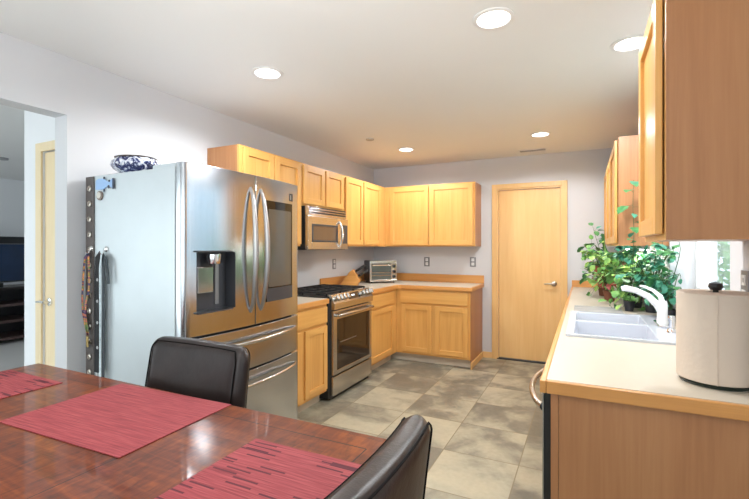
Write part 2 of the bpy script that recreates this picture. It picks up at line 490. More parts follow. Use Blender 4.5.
CANS = [(0.865, -0.94), (2.262, -0.955), (0.870, -3.25), (2.256, -3.275), (2.865, -2.70)]
def ceiling_mesh():
    mb = MB(); h = 0.11; r = 0.078
    cells = {}
    xs = sorted(set([-0.12, XW_OUT] + [round(c[0]+d, 4) for c in CANS for d in (-h, h)]))
    ys = sorted(set([-7.4, 0.10] + [round(c[1]+d, 4) for c in CANS for d in (-h, h)]))
    # merge nearly equal cut lines by making each can's own patch from polygons
    def inside(x, y):
        for c in CANS:
            if abs(x-c[0]) < h and abs(y-c[1]) < h: return True
        return False
    for i in range(len(xs)-1):
        for j in range(len(ys)-1):
            cx, cy = (xs[i]+xs[i+1])/2, (ys[j]+ys[j+1])/2
            if inside(cx, cy): continue
            mb.quad((xs[i], ys[j], H), (xs[i], ys[j+1], H), (xs[i+1], ys[j+1], H), (xs[i+1], ys[j], H))
    n = 32
    for c in CANS:
        for k in range(n):
            a0, a1 = 2*PI*k/n, 2*PI*(k+1)/n
            def sq(a):
                x, y = math.cos(a), math.sin(a); m = max(abs(x), abs(y)); return (c[0]+h*x/m, c[1]+h*y/m, H)
            def ci(a): return (c[0]+r*math.cos(a), c[1]+r*math.sin(a), H)
            mb.quad(sq(a0), ci(a0), ci(a1), sq(a1))
    mb.quad((-0.12, -7.4, H+0.12), (XW_OUT, -7.4, H+0.12), (XW_OUT, 0.1, H+0.12), (-0.12, 0.1, H+0.12))
    for a, b_ in (((-0.12, -7.4), (XW_OUT, -7.4)), ((XW_OUT, -7.4), (XW_OUT, 0.1)), ((XW_OUT, 0.1), (-0.12, 0.1)), ((-0.12, 0.1), (-0.12, -7.4))):
        mb.quad((*a, H), (*b_, H), (*b_, H+0.12), (*a, H+0.12))
    return mb
o = obj('ceiling', ceiling_mesh(), M['ceil'], recalc=False); o['kind'] = 'structure'
struct('ceiling_living', MB().box(-5.6, -7.4, H, -0.12, 0.10, H+0.1), M['ceil'])

OY1 = -3.937; OY0 = -5.6; OZ = 2.116            # cased opening to the living room
wl = MB().box(-0.12, OY1, 0, 0, 0.0, H).box(-0.12, -7.4, 0, 0, OY0, H).box(-0.12, OY0, OZ, 0, OY1, H)
struct('wall_left', wl, M['wall'])
DX0, DX1, DZ = 1.682, 2.408, 2.072              # back door opening
wb = MB().box(-0.12, 0, 0, DX0, 0.12, H).box(DX1, 0, 0, XW_OUT, 0.12, H).box(DX0, 0, DZ, DX1, 0.12, H)
struct('wall_back', wb, M['wall'])
WY0, WY1, WZ0, WZ1 = -3.25, -1.95, 1.06, 2.12   # sink window opening
wr = (MB().box(XW, WY1, 0, XW_OUT, 0, H).box(XW, -4.02, 0, XW_OUT, WY0, H)
      .box(XW, WY0, 0, XW_OUT, WY1, WZ0).box(XW, WY0, WZ1, XW_OUT, WY1, H))
struct('wall_right', wr, M['wall'])
GY0, GY1, GZ = -7.1, -5.3, 2.06
wd = MB().box(XW, GY1, 0, XW_OUT, -4.02, H).box(XW, -7.4, 0, XW_OUT, GY0, H).box(XW, GY0, GZ, XW_OUT, GY1, H)
struct('wall_dining_right', wd, M['wall'])
FX0, FX1, FZ0, FZ1 = 0.4, 2.6, 0.7, 2.15
wf = (MB().box(-0.12, -7.52, 0, FX0, -7.4, H).box(FX1, -7.52, 0, XW_OUT, -7.4, H)
      .box(FX0, -7.52, 0, FX1, -7.4, FZ0).box(FX0, -7.52, FZ1, FX1, -7.4, H))
struct('wall_front', wf, M['wall'])
# living room
LX0, LX1 = -5.4, -0.6
wl2 = (MB().box(-5.72, -7.52, 0, LX0, -7.4, H).box(LX1, -7.52, 0, -0.12, -7.4, H)
       .box(LX0, -7.52, 0, LX1, -7.4, 0.10).box(LX0, -7.52, 2.30, LX1, -7.4, H))
struct('wall_living_front', wl2, M['white_wall'])
struct('wall_living_left', MB().box(-5.72, -7.4, 0, -5.6, 0.1, H), M['white_wall'])
struct('wall_living_back', MB().box(-5.6, 0.0, 0, -1.09, 0.12, H), M['white_wall'])
wh = (MB().box(-1.085, -3.65, 0, -0.835, -3.53, H).box(-0.17, -3.65, 0, -0.12, -3.53, H)
      .box(-0.835, -3.65, 2.05, -0.17, -3.53, H).box(-1.085, -3.53, 0, -0.965, 0.0, H))
struct('wall_hall', wh, M['white_wall'])

def pane_window(name, loc, build):
    return struct_empty(name, loc)
# window over the sink: vinyl slider set back in the wall
w1 = struct_empty('window_1', (XW+0.15, (WY0+WY1)/2, WZ0))
xf0, xf1 = XW+0.135, XW+0.205
fr = (MB().box(xf0, WY0, WZ0, xf1, WY0+0.045, WZ1).box(xf0, WY1-0.045, WZ0, xf1, WY1, WZ1)
      .box(xf0, WY0+0.045, WZ0, xf1, WY1-0.045, WZ0+0.05).box(xf0, WY0+0.045, WZ1-0.05, xf1, WY1-0.045, WZ1))
obj('window_frame', fr, M['white_plastic'], w1, 0.004)
obj('sash_stile', MB().box(xf0+0.003, -2.86, WZ0+0.05, xf1-0.015, -2.80, WZ1-0.05).box(xf0+0.022, -2.80, WZ0+0.05, xf1-0.005, -2.755, WZ1-0.05), M['white_plastic'], w1, 0.004)
obj('pane', MB().box(xf0+0.030, WY0+0.045, WZ0+0.05, xf0+0.034, -2.80, WZ1-0.05), M['glass'], w1)
obj('pane', MB().box(xf0+0.046, -2.80, WZ0+0.05, xf0+0.050, WY1-0.045, WZ1-0.05), M['glass'], w1)
obj('sill', MB().box(XW-0.02, WY0+0.002, WZ0+0.0005, XW+0.134, WY1-0.002, WZ0+0.016), M['white_plastic'], w1, 0.004)
# dining room glass door and windows (behind the camera, seen only as reflections)
w2 = struct_empty('door_3', (XW+0.09, (GY0+GY1)/2, 0))
gm = (GY0+GY1)/2
obj('door_frame', MB().box(XW+0.05, GY0, 0, XW+0.13, GY0+0.06, GZ).box(XW+0.05, GY1-0.06, 0, XW+0.13, GY1, GZ).box(XW+0.05, GY0+0.06, GZ-0.06, XW+0.13, GY1-0.06, GZ)
    .box(XW+0.05, GY0+0.06, 0, XW+0.13, GY1-0.06, 0.06).box(XW+0.05, gm-0.05, 0.06, XW+0.13, gm+0.05, GZ-0.06), M['white_plastic'], w2, 0.004)
obj('pane', MB().box(XW+0.085, GY0+0.06, 0.06, XW+0.09, gm-0.05, GZ-0.06), M['glass'], w2)
obj('pane', MB().box(XW+0.095, gm+0.05, 0.06, XW+0.10, GY1-0.06, GZ-0.06), M['glass'], w2)
def front_window(name, x0, x1, z0, z1):
    w = struct_empty(name, ((x0+x1)/2, -7.46, z0)); xm = (x0+x1)/2
    obj('window_frame', MB().box(x0, -7.50, z0, x0+0.05, -7.43, z1).box(x1-0.05, -7.50, z0, x1, -7.43, z1).box(x0+0.05, -7.50, z0, x1-0.05, -7.43, z0+0.05)
        .box(x0+0.05, -7.50, z1-0.05, x1-0.05, -7.43, z1).box(xm-0.03, -7.50, z0+0.05, xm+0.03, -7.43, z1-0.05), M['white_plastic'], w, 0.004)
    obj('pane', MB().box(x0+0.05, -7.47, z0+0.05, xm-0.03, -7.465, z1-0.05), M['glass'], w)
    obj('pane', MB().box(xm+0.03, -7.47, z0+0.05, x1-0.05, -7.465, z1-0.05), M['glass'], w)
front_window('window_2', FX0, FX1, FZ0, FZ1)
front_window('window_3', LX0, LX1, 0.10, 2.30)  # unseen window, enlarged to let more sky light into the living room

# back door: flush birch slab in a wooden frame
d1 = struct_empty('door_1', ((DX0+DX1)/2, 0, 0))
cw = 0.060
cs = (MB().box(DX0-cw, -0.016, 0, DX0, -0.001, DZ+0.055).box(DX1, -0.016, 0, DX1+cw, -0.001, DZ+0.055).box(DX0, -0.016, DZ, DX1, -0.001, DZ+0.055))
obj('casing', cs, M['door_z'], d1, 0.003)
jb = MB().box(DX0, -0.001, 0, DX0+0.016, 0.12, DZ).box(DX1-0.016, -0.001, 0, DX1, 0.12, DZ).box(DX0+0.016, -0.001, DZ-0.016, DX1-0.016, 0.12, DZ)
obj('jamb', jb, M['door_z'], d1)
obj('slab', MB().box(DX0+0.019, 0.03, 0.018, DX1-0.019, 0.07, DZ-0.019), M['door_z'], d1, 0.002)
hx, hz = 2.325, 0.938
hd = MB().lathe([(0, 0), (0.031, 0), (0.031, -0.006), (0.026, -0.011), (0.012, -0.013), (0.011, -0.05), (0, -0.05)], (hx, 0.03, hz), 24, axis='y')
hd.tube([(hx, -0.018, hz), (hx-0.03, -0.022, hz+0.002), (hx-0.07, -0.022, hz+0.001), (hx-0.105, -0.018, hz-0.004)], [0.010, 0.009, 0.008, 0.006], 10)
lbl(obj('lever_handle', hd, M['nickel'], d1, smooth=True), 'satin nickel lever handle')
obj('deadbolt_plate', MB().lathe([(0, 0), (0.024, 0), (0.022, -0.008), (0, -0.01)], (hx+0.005, 0.03, hz-0.06), 20, axis='y'), M['nickel'], d1, smooth=True) if False else None
obj('threshold', MB().box(DX0, -0.005, 0, DX1, 0.12, 0.012), M['iron'], d1)

# closet door in the hall behind the opening
d2 = struct_empty('door_2', (-0.5, -3.65, 0))
obj('casing', MB().box(-0.905, -3.666, 0, -0.835, -3.651, 2.108).box(-0.17, -3.666, 0, -0.122, -3.651, 2.108).box(-0.835, -3.666, 2.045, -0.17, -3.651, 2.108), M['pale_door'], d2, 0.003)
obj('slab', MB().box(-0.830, -3.64, 0.012, -0.172, -3.60, 2.04), M['pale_door'], d2, 0.002)
kz = 0.975; kx = -0.765
k = MB().lathe([(0, 0), (0.03, 0), (0.028, -0.01), (0.012, -0.014), (0.011, -0.045), (0, -0.045)], (kx, -3.64, kz), 20, axis='y')
k.tube([(kx, -3.683, kz), (kx-0.04, -3.688, kz+0.004), (kx-0.085, -3.686, kz-0.002)], [0.010, 0.009, 0.007], 10)
lbl(obj('lever_handle', k, M['chrome'], d2, smooth=True), 'shiny silver lever handle')

def board(name, mb, m): 
    o = struct(name, mb, m, bevel=0.003)
board('baseboard_back', MB().box(1.512, -0.013, 0, DX0-cw-0.001, -0.001, 0.075), M['door_x'])
board('baseboard_hall', MB().box(-1.083, -3.663, 0, -0.907, -3.651, 0.08), M['white_wall'])
board('baseboard_living', MB().box(-5.599, -7.39, 0, -5.585, -0.01, 0.08), M['white_wall'])

# ------------------------------------------------------------------ outside the sink window: neighbour's siding and shrubs
struct('ground', MB().box(3.41, -4.5, -0.3, 14, 8, -0.12), plain('lawn', srgb(96, 120, 66), 0.95, vary=0.3, vscale=14))
def siding_house():
    t = thing('neighbour_house', 'pale blue neighbouring house with lap siding seen through the sink window', 'house', (6.9, 3.0, -0.12))
    mb = MB(); xa, ya, yb = 5.9, -3.2, 11.0
    for i in range(32):
        z = -0.12+i*0.16
        mb.hexa([(xa, ya, z), (xa+0.03, ya, z), (xa+0.03, yb, z), (xa, yb, z), (xa+0.02, ya, z+0.165), (xa+0.03, ya, z+0.165), (xa+0.03, yb, z+0.165), (xa+0.02, yb, z+0.165)])
    mb.box(xa+0.03, ya, -0.12, xa+2.5, yb, 5.0)
    obj('siding_wall', mb, plain('pale_blue_siding', srgb(196, 212, 228), 0.6, vary=0.02), t)
    obj('roof', MB().prism([(xa-0.4, ya-0.3, 5.0), (xa+2.9, ya-0.3, 5.0), (xa+1.25, ya-0.3, 6.4)], (0, yb-ya+0.6, 0)), plain('grey_shingles', (0.12, 0.12, 0.13), 0.9, vary=0.3, vscale=40), t)
siding_house()
def shrub(x, y, h, r, n, label):
    t = thing('garden_shrub', label, 'shrub', (x, y, -0.12))
    mb = MB(); rnd = random.Random(int(100*abs(x+y)))
    for _ in range(n):
        a = rnd.uniform(0, 2*PI); u = rnd.uniform(0.05, 1); rr = r*math.sqrt(rnd.random())*math.sin(PI*(0.15+0.8*u))
        p = Vector((x+rr*math.cos(a), y+rr*math.sin(a), -0.12+h*u)); s = rnd.uniform(0.05, 0.10)
        d = Vector((rnd.uniform(-1, 1), rnd.uniform(-1, 1), rnd.uniform(-0.3, 1))).normalized(); e = d.orthogonal().normalized()
        mb.poly([p-d*s, p+e*s*0.45, p+d*s, p-e*s*0.45])
    obj('foliage', mb, M['green2'], t, recalc=False)
    obj('stem', MB().tube([(x, y, -0.12), (x+0.02, y, h*0.4), (x, y+0.02, h*0.75)], [0.04, 0.03, 0.01], 8), M['stem'], t)
shrub(4.05, 1.5, 2.6, 0.30, 1100, 'slim green shrub close to the house seen through the sink window')
shrub(5.0, -0.3, 2.6, 0.6, 1100, 'tall green shrub right of the pale siding outside the sink window')

# ------------------------------------------------------------------ cabinets
# a run maps (u along the wall, v out from the wall, z) to the world
def F_left(u, v, z): return (v, u, z)            # faces +X
def F_back(u, v, z): return (u, -v, z)           # faces -Y
def F_right(u, v, z): return (XW-v, u, z)        # faces -X
class Run:
    def __init__(s, fn, ax): s.fn = fn; s.hgrain = M['oak_'+ax]; s.ax = ax
    def bx(s, mb, u0, u1, v0, v1, z0, z1):
        a = s.fn(u0, v0, z0); b = s.fn(u1, v1, z1)
        return mb.box(min(a[0], b[0]), min(a[1], b[1]), z0, max(a[0], b[0]), max(a[1], b[1]), z1)
LEFT, BACK, RIGHT = Run(F_left, 'y'), Run(F_back, 'x'), Run(F_right, 'y')

def shaker_door(R, t, u0, u1, z0, z1, v, sw=0.056):
    """frame-and-panel door, 19 mm thick, standing on plane v"""
    mb = MB()
    R.bx(mb, u0, u0+sw, v, v+0.019, z0, z1); R.bx(mb, u1-sw, u1, v, v+0.019, z0, z1)
    mb.mi = 1
    R.bx(mb, u0+sw, u1-sw, v, v+0.019, z0, z0+sw); R.bx(mb, u0+sw, u1-sw, v, v+0.019, z1-sw, z1)
    d = obj('door', mb, [M['oak_z'], R.hgrain], t, 0.0025)
    p = MB(); R.bx(p, u0+sw, u1-sw, v+0.001, v+0.006, z0+sw, z1-sw)
    obj('panel', p, M['oak_z'], d)
    return d
def slab_front(R, t, u0, u1, z0, z1, v):
    mb = MB(); R.bx(mb, u0, u1, v, v+0.019, z0, z1)
    return obj('drawer_front', mb, R.hgrain, t, 0.004)

def upper(R, name, label, u0, u1, z0, z1, depth, doors, group, side_ends=(), loc=None, ends_open=False):
    a = R.fn((u0+u1)/2, depth/2, z0)
    t = thing(name, label, 'cabinet', a, group)
    body = MB(); R.bx(body, u0, u1, 0.002, depth-0.02, z0, z1)
    obj('body', body, M['veneer'], t, 0.001)
    # face frame: stiles and rails round the doors
    ff = MB(); st = 0.036
    us = [u0] + [x for d in doors for x in d] + [u1]
    R.bx(ff, u0, doors[0][0]+0.013, depth-0.0198, depth, z0, z1); R.bx(ff, doors[-1][1]-0.013, u1, depth-0.0198, depth, z0, z1)
    for d, e in zip(doors, doors[1:]): R.bx(ff, d[1]-0.013, e[0]+0.013, depth-0.0198, depth, z0+st, z1-st)
    ff.mi = 1
    R.bx(ff, doors[0][0]+0.013, doors[-1][1]-0.013, depth-0.0198, depth, z0, z0+st); R.bx(ff, doors[0][0]+0.013, doors[-1][1]-0.013, depth-0.0198, depth, z1-st, z1)
    obj('face_frame', ff, [M['oak_z'], R.hgrain], t, 0.001)
    for e_ in side_ends:
        mb = MB(); R.bx(mb, min(e_, e_+0.003*(1 if e_ > u0 else -1)), max(e_, e_+0.003*(1 if e_ > u0 else -1)), 0.002, depth, z0, z1)
        obj('end_panel', mb, M['veneer'], t, 0.001)
    for d in doors: shaker_door(R, t, d[0], d[1], z0+0.018, z1-0.018, depth+0.004)
    return t
ZU0, ZU1 = 1.372, 2.134
UD = 0.33
G1 = 'maple wall cabinets along the left wall'
upper(LEFT, 'wall_cabinet', 'maple two-door wall cabinet partly hidden behind the refrigerator', -2.932, -2.166, ZU0, ZU1, UD, [(-2.905, -2.556), (-2.540, -2.180)], G1)
upper(LEFT, 'wall_cabinet', 'short two-door maple wall cabinet directly above the microwave', -2.164, -1.392, 1.744, ZU1, UD, [(-2.140, -1.790), (-1.764, -1.424)], G1)
upper(LEFT, 'wall_cabinet', 'tall two-door maple wall cabinet between microwave and corner', -1.390, -0.332, ZU0, ZU1, UD, [(-1.372, -0.975), (-0.957, -0.50)], G1)
upper(BACK, 'wall_cabinet', 'wide two-door maple wall cabinet on the back wall beside the door', 0.0, 1.490, ZU0, ZU1, UD, [(0.405, 0.918), (0.938, 1.468)], None)
# right wall, X = XW
upper(RIGHT, 'wall_cabinet', 'maple wall cabinet over the plants at the far right', -1.915, -0.05, ZU0, ZU1, 0.295, [(-1.895, -1.30), (-1.285, -0.69), (-0.675, -0.075)], None, (-1.915,))
upper(RIGHT, 'wall_cabinet', 'large near wall cabinet at upper right with wide wood side', -3.862, -3.392, ZU0+0.012, ZU1, 0.295, [(-3.838, -3.405)], None, (-3.862,))

ZC0, ZC1 = 0.875, 0.914
def base(R, name, label, u0, u1, depth, drawers, doors, toe=True, body_to=None, group=None):
    a = R.fn((u0+u1)/2, depth/2, 0)
    t = thing(name, label, 'cabinet', a, group)
    body = MB(); R.bx(body, u0, u1, 0.002, depth-0.02, 0.10, ZC0-0.002)
    obj('body', body, M['veneer'], t, 0.001)
    ff = MB()
    allu = doors
    R.bx(ff, u0, doors[0][0]+0.013, depth-0.0198, depth, 0.10, ZC0-0.002); R.bx(ff, doors[-1][1]-0.013, u1, depth-0.0198, depth, 0.10, ZC0-0.002)
    for d, e in zip(doors, doors[1:]): R.bx(ff, d[1]-0.013, e[0]+0.013, depth-0.0198, depth, 0.14, 0.675)
    ff.mi = 1
    for z0, z1 in ((0.10, 0.14), (0.675, 0.71), (0.835, ZC0-0.002)): R.bx(ff, doors[0][0]+0.013, doors[-1][1]-0.013, depth-0.0198, depth, z0, z1)
    R.bx(ff, doors[0][0]+0.013, doors[-1][1]-0.013, depth-0.0198, depth-0.006, 0.71, 0.835)
    obj('face_frame', ff, [M['oak_z'], R.hgrain], t, 0.001)
    for d in drawers: slab_front(R, t, d[0], d[1], 0.706, 0.846, depth+0.001)
    for d in doors: shaker_door(R, t, d[0], d[1], 0.128, 0.682, depth+0.001)
    tk = MB(); R.bx(tk, u0, u1, 0.05, depth-0.075, 0.0, 0.0998)
    obj('toe_kick', tk, M['toe'], t)
    return t
BD = 0.61
base(LEFT, 'base_cabinet', 'maple base cabinet with drawer between refrigerator and range', -2.93, -2.166, BD, [(-2.905, -2.180)], [(-2.905, -2.553), (-2.505, -2.180)])
cl = base(LEFT, 'base_cabinet', 'maple base cabinet with drawer between range and corner', -1.362, -0.612, BD, [(-1.330, -0.735)], [(-1.330, -0.735)])
cb = base(BACK, 'base_cabinet', 'maple base cabinet with wide drawer and two doors on the back wall', 0.0, 1.502, BD, [(0.665, 1.478)], [(0.678, 1.056), (1.096, 1.478)])
mold = MB().box(1.5025, -0.612, 0.0, 1.516, -0.014, 0.075)
obj('base_molding', mold, M['door_y'], cb, 0.003)
obj('end_panel', MB().box(1.5025, -0.610, 0.076, 1.506, -0.003, ZC0-0.002), M['veneer'], cb)

# countertops --------------------------------------------------
ct = thing('countertop', 'short cream countertop between refrigerator and range', 'countertop', (0.32, -2.55, ZC0))
obj('slab', MB().box(0.004, -2.93, ZC0, 0.618, -2.168, ZC1), M['laminate'], ct, 0.002)
obj('edge_trim', MB().box(0.6182, -2.93, ZC0-0.004, 0.640, -2.168, ZC1-0.001), M['edge_y'], ct, 0.004)
ct = thing('countertop', 'cream L-shaped corner countertop with wooden edge and wooden splash strip', 'countertop', (0.4, -0.5, ZC0))
out = [(0.004, -1.362), (0.618, -1.362), (0.618, -0.66), (0.64, -0.63), (0.66, -0.618), (1.508, -0.618), (1.508, -0.004), (0.004, -0.004)]
obj('slab', MB().prism([(x, y, ZC0) for x, y in out], (0, 0, ZC1-ZC0)), M['laminate'], ct)
e = MB().box(0.6182, -1.362, ZC0-0.004, 0.640, -0.672, ZC1-0.001)
obj('edge_trim', e, M['edge_y'], ct, 0.003)
e = MB().prism([(0.6182, -0.6715, ZC0-0.004), (0.640, -0.6715, ZC0-0.004), (0.652, -0.648, ZC0-0.004), (0.675, -0.6405, ZC0-0.004), (0.675, -0.6182, ZC0-0.004), (0.656, -0.622, ZC0-0.004), (0.634, -0.636, ZC0-0.004), (0.6185, -0.66, ZC0-0.004)], (0, 0, 0.042))
e.box(0.675, -0.6405, ZC0-0.004, 1.528, -0.6182, ZC1-0.001).box(1.508, -0.6182, ZC0-0.004, 1.528, -0.004, ZC1-0.001)
obj('edge_trim', e, M['edge_x'], ct, 0.002)
obj('backsplash', MB().box(0.004, -1.362, ZC1+0.0005, 0.022, -0.0225, ZC1+0.1), M['edge_y'], ct, 0.003)
obj('backsplash', MB().box(0.004, -0.022, ZC1+0.0005, 1.528, -0.004, ZC1+0.1), M['edge_x'], ct, 0.003)
# right counter with the sink cut-out
SX0, SX1, SY0, SY1 = 2.575, 3.055, -2.965, -2.115
RX0, RY0 = 2.508, -3.800
ct = thing('countertop', 'long cream countertop with wooden edge holding sink and plants at right', 'countertop', (2.83, -1.9, ZC0))
sl = (MB().box(RX0+0.02, RY0+0.02, ZC0, XW-0.002, SY0, ZC1).box(RX0+0.02, SY1, ZC0, XW-0.002, -0.004, ZC1)
      .box(RX0+0.02, SY0, ZC0, SX0, SY1, ZC1).box(SX1, SY0, ZC0, XW-0.002, SY1, ZC1))
obj('slab', sl, M['laminate'], ct)
obj('edge_trim', MB().box(RX0, RY0, ZC0-0.004, RX0+0.0198, -0.004, ZC1-0.0005), M['edge_y'], ct, 0.003)
obj('edge_trim', MB().box(RX0+0.02, RY0, ZC0-0.004, XW-0.002, RY0+0.0198, ZC1-0.0005), M['edge_x'], ct, 0.003)
obj('backsplash', MB().box(RX0+0.005, -0.022, ZC1+0.0005, XW-0.0225, -0.004, ZC1+0.075), M['edge_x'], ct, 0.003)
# bases on the right
tr = thing('base_cabinet', 'wood base cabinet run below the sink, closed by the near end panel', 'cabinet', (2.84, -1.9, 0))
hollow = (MB().box(2.56, -3.155, 0.10, 3.145, -3.137, ZC0-0.006).box(2.56, -0.02, 0.10, 3.145, -0.004, ZC0-0.006).box(3.13, -3.137, 0.10, 3.145, -0.02, ZC0-0.006)
          .box(2.56, -3.137, 0.10, 3.13, -0.02, 0.118))
obj('body', hollow, M['veneer'], tr)
obj('face_frame', MB().box(2.541, -3.155, 0.10, 2.5598, -0.004, ZC0-0.006), M['oak_z'], tr)
for a, b_ in ((-3.13, -2.55), (-2.53, -1.95), (-1.92, -1.34), (-1.32, -0.74)):
    mb = MB(); RIGHT.bx(mb, a, b_, XW-2.5405, XW-2.522, 0.706, 0.846); obj('drawer_front', mb, M['oak_y'], tr, 0.004)
    shaker_door(RIGHT, tr, a, b_, 0.128, 0.682, XW-2.5405)
obj('toe_kick', MB().box(2.61, -3.155, 0, 3.1, -0.004, 0.0998), M['toe'], tr)
obj('end_panel', MB().box(2.566, -3.778, 0.0, 3.145, -3.762, ZC0-0.006), M['veneer'], tr, 0.001)
obj('end_stile', MB().box(2.541, -3.778, 0.0, 2.5652, -3.762, ZC0-0.006), M['edge_x'] if False else M['veneer'], tr, 0.001)

# dishwasher at the near end
dw = thing('dishwasher', 'dishwasher with dark door edge at the near end of the right counter', 'dishwasher', (2.83, -3.46, 0))
obj('tub', MB().box(2.56, -3.760, 0.10, 3.12, -3.160, ZC0-0.008), M['dark_plastic'], dw)
obj('door', MB().box(2.516, -3.758, 0.11, 2.5595, -3.162, ZC0-0.008), [M['black']], dw, 0.004)
obj('front_skin', MB().box(2.512, -3.750, 0.115, 2.5158, -3.168, ZC0-0.012), M['steel'], dw)
obj('toe_panel', MB().box(2.60, -3.758, 0.0, 2.63, -3.162, 0.0995), M['black'], dw)
hp = []
for i in range(17):
    f = i/16; hp.append((2.512-0.060*math.sin(PI*f)**0.7, -3.735+0.545*f, 0.803))
lbl(obj('handle', MB().tube(hp, 0.011, 12, 1.0), M['steel'], dw, smooth=True), 'bowed steel bar handle')
obj('handle_end', MB().cyl(0.0125, 0.016, (2.507, -3.735, 0.803), 'x', 16), M['black'], dw)

# ------------------------------------------------------------------ refrigerator
FY0, FY1 = -3.862, -2.905
FYC = (FY0+FY1)/2; FHW = (FY1-FY0)/2
def fx(y): return 0.853+0.038*(1-abs((y-FYC)/FHW)**2.0)
fr = thing('refrigerator', 'stainless french-door refrigerator with dispenser and dark glass panel', 'refrigerator', (0.45, FYC, 0))
obj('cabinet_body', MB().box(0.045, FY0+0.006, 0.03, 0.790, -2.946, 1.772), M['steel_side'], fr, 0.004)
obj('door_gasket', MB().box(0.7902, FY0+0.018, 0.05, 0.8045, FY1-0.018, 1.765), M['black'], fr)
obj('hinge_cover', MB().box(0.60, FY0+0.02, 1.7722, 0.84, FY0+0.10, 1.794), M['steel_side'], fr, 0.004)
obj('hinge_cover', MB().box(0.60, FY1-0.10, 1.7722, 0.84, FY1-0.02, 1.794), M['steel_side'], fr, 0.004)
obj('top_panel', MB().box(0.06, FY0+0.10, 1.7722, 0.78, FY1-0.10, 1.784), M['grey_plastic'], fr, 0.003)
for y in (FY0+0.08, FY1-0.08):
    obj('foot', MB().cyl(0.025, 0.031, (0.70, y, 0.0)), M['black'], fr)
def curved_front(y0, y1, z0, z1, xb, hole=None, n=22, rl=0.0, rr=0.0):
    """door leaf whose front follows the shallow bow of the refrigerator; hole = (ya, yb, za, zb) is left open"""
    mb = MB(); bm = mb.bm
    ys = [y0+(y1-y0)*i/n for i in range(n+1)]
    for s, r in ((0, rl), (1, rr)):
        if r:
            for q in (0.15, 0.4, 0.7): ys.append(y0+r*q if s == 0 else y1-r*q)
    zs = [z0, z1]
    if hole: ys += [hole[0], hole[1]]; zs += [hole[2], hole[3]]
    ys = sorted(set(round(y, 5) for y in ys)); zs = sorted(zs)
    def X(y):
        x = fx(y)
        if rl and y < y0+rl: q = 1-(y-y0)/rl; x -= rl*(1-math.sqrt(max(0, 1-q*q)))
        if rr and y > y1-rr: q = 1-(y1-y)/rr; x -= rr*(1-math.sqrt(max(0, 1-q*q)))
        return x
    V = {}
    for i, y in enumerate(ys):
        for j, z in enumerate(zs): V[i, j, 0] = bm.verts.new((X(y), y, z)); V[i, j, 1] = bm.verts.new((xb, y, z))
    for i in range(len(ys)-1):
        for j in range(len(zs)-1):
            ym, zm = (ys[i]+ys[i+1])/2, (zs[j]+zs[j+1])/2
            if hole and hole[0] < ym < hole[1] and hole[2] < zm < hole[3]: continue
            bm.faces.new((V[i, j, 0], V[i+1, j, 0], V[i+1, j+1, 0], V[i, j+1, 0]))
        for j in range(len(zs)-1): bm.faces.new((V[i, j, 1], V[i, j+1, 1], V[i+1, j+1, 1], V[i+1, j, 1]))
        bm.faces.new((V[i, 0, 0], V[i, 0, 1], V[i+1, 0, 1], V[i+1, 0, 0])); J = len(zs)-1
        bm.faces.new((V[i, J, 0], V[i+1, J, 0], V[i+1, J, 1], V[i, J, 1]))
    I = len(ys)-1
    for j in range(len(zs)-1):
        bm.faces.new((V[0, j, 0], V[0, j+1, 0], V[0, j+1, 1], V[0, j, 1])); bm.faces.new((V[I, j, 0], V[I, j, 1], V[I, j+1, 1], V[I, j+1, 0]))
    return mb
YM = -3.383
XB = 0.805
ZD0, ZD1 = 0.905, 1.790
DH = (-3.788, -3.540, 1.027, 1.337)
dl = obj('door', curved_front(FY0, YM-0.003, ZD0, ZD1, XB, DH, rl=0.02), M['steel_v'], fr, 0.002, smooth=True)
def bow_handle(y, z0, z1, side):
    pts = []
    for i in range(21):
        f = i/20; b_ = math.sin(PI*f)**0.55
        pts.append((fx(y)-0.002+0.050*b_, y+side*0.006*math.sin(PI*f), z0+(z1-z0)*f))
    return MB().tube(pts, [0.010+0.006*math.sin(PI*i/20) for i in range(21)], 12, 0.8)
lbl(obj('door_handle', bow_handle(YM-0.042, 0.985, 1.712, -1), M['handle'], dl, smooth=True), 'long bowed steel bar handle')
# dispenser inside the opening of the left door
rec = MB()
xr = 0.815
rec.quad((xr, DH[0], DH[2]), (xr, DH[1], DH[2]), (xr, DH[1], DH[3]), (xr, DH[0], DH[3]))
rec.quad((xr, DH[0], DH[2]), (fx(DH[0]), DH[0], DH[2]), (fx(DH[1]), DH[1], DH[2]), (xr, DH[1], DH[2]))
rec.quad((xr, DH[0], DH[3]), (xr, DH[1], DH[3]), (fx(DH[1]), DH[1], DH[3]), (fx(DH[0]), DH[0], DH[3]))
rec.quad((xr, DH[0], DH[2]), (xr, DH[0], DH[3]), (fx(DH[0]), DH[0], DH[3]), (fx(DH[0]), DH[0], DH[2]))
rec.quad((xr, DH[1], DH[2]), (fx(DH[1]), DH[1], DH[2]), (fx(DH[1]), DH[1], DH[3]), (xr, DH[1], DH[3]))
lbl(obj('dispenser_recess', rec, M['dark_plastic'], dl), 'dark recess of the water dispenser')
obj('dispenser_bezel', MB().box(0.868, DH[0]-0.006, DH[3], 0.886, DH[1]+0.006, DH[3]+0.008).box(0.868, DH[0]-0.006, DH[2]-0.008, 0.886, DH[1]+0.006, DH[2]), M['dark_plastic'], dl)
obj('dispenser_pad', MB().box(0.8155, -3.765, 1.12, 0.845, -3.655, 1.26), M['steel_v'], dl, 0.006)
obj('dispenser_nozzle', MB().lathe([(0, 0), (0.036, 0), (0.040, 0.03), (0.040, 0.05), (0, 0.05)], (0.852, -3.665, 1.275), 24), M['chrome'], dl, smooth=True)
obj('dispenser_light', MB().box(0.8155, -3.625, 1.05, 0.822, -3.60, 1.30), M['grey_plastic'], dl)
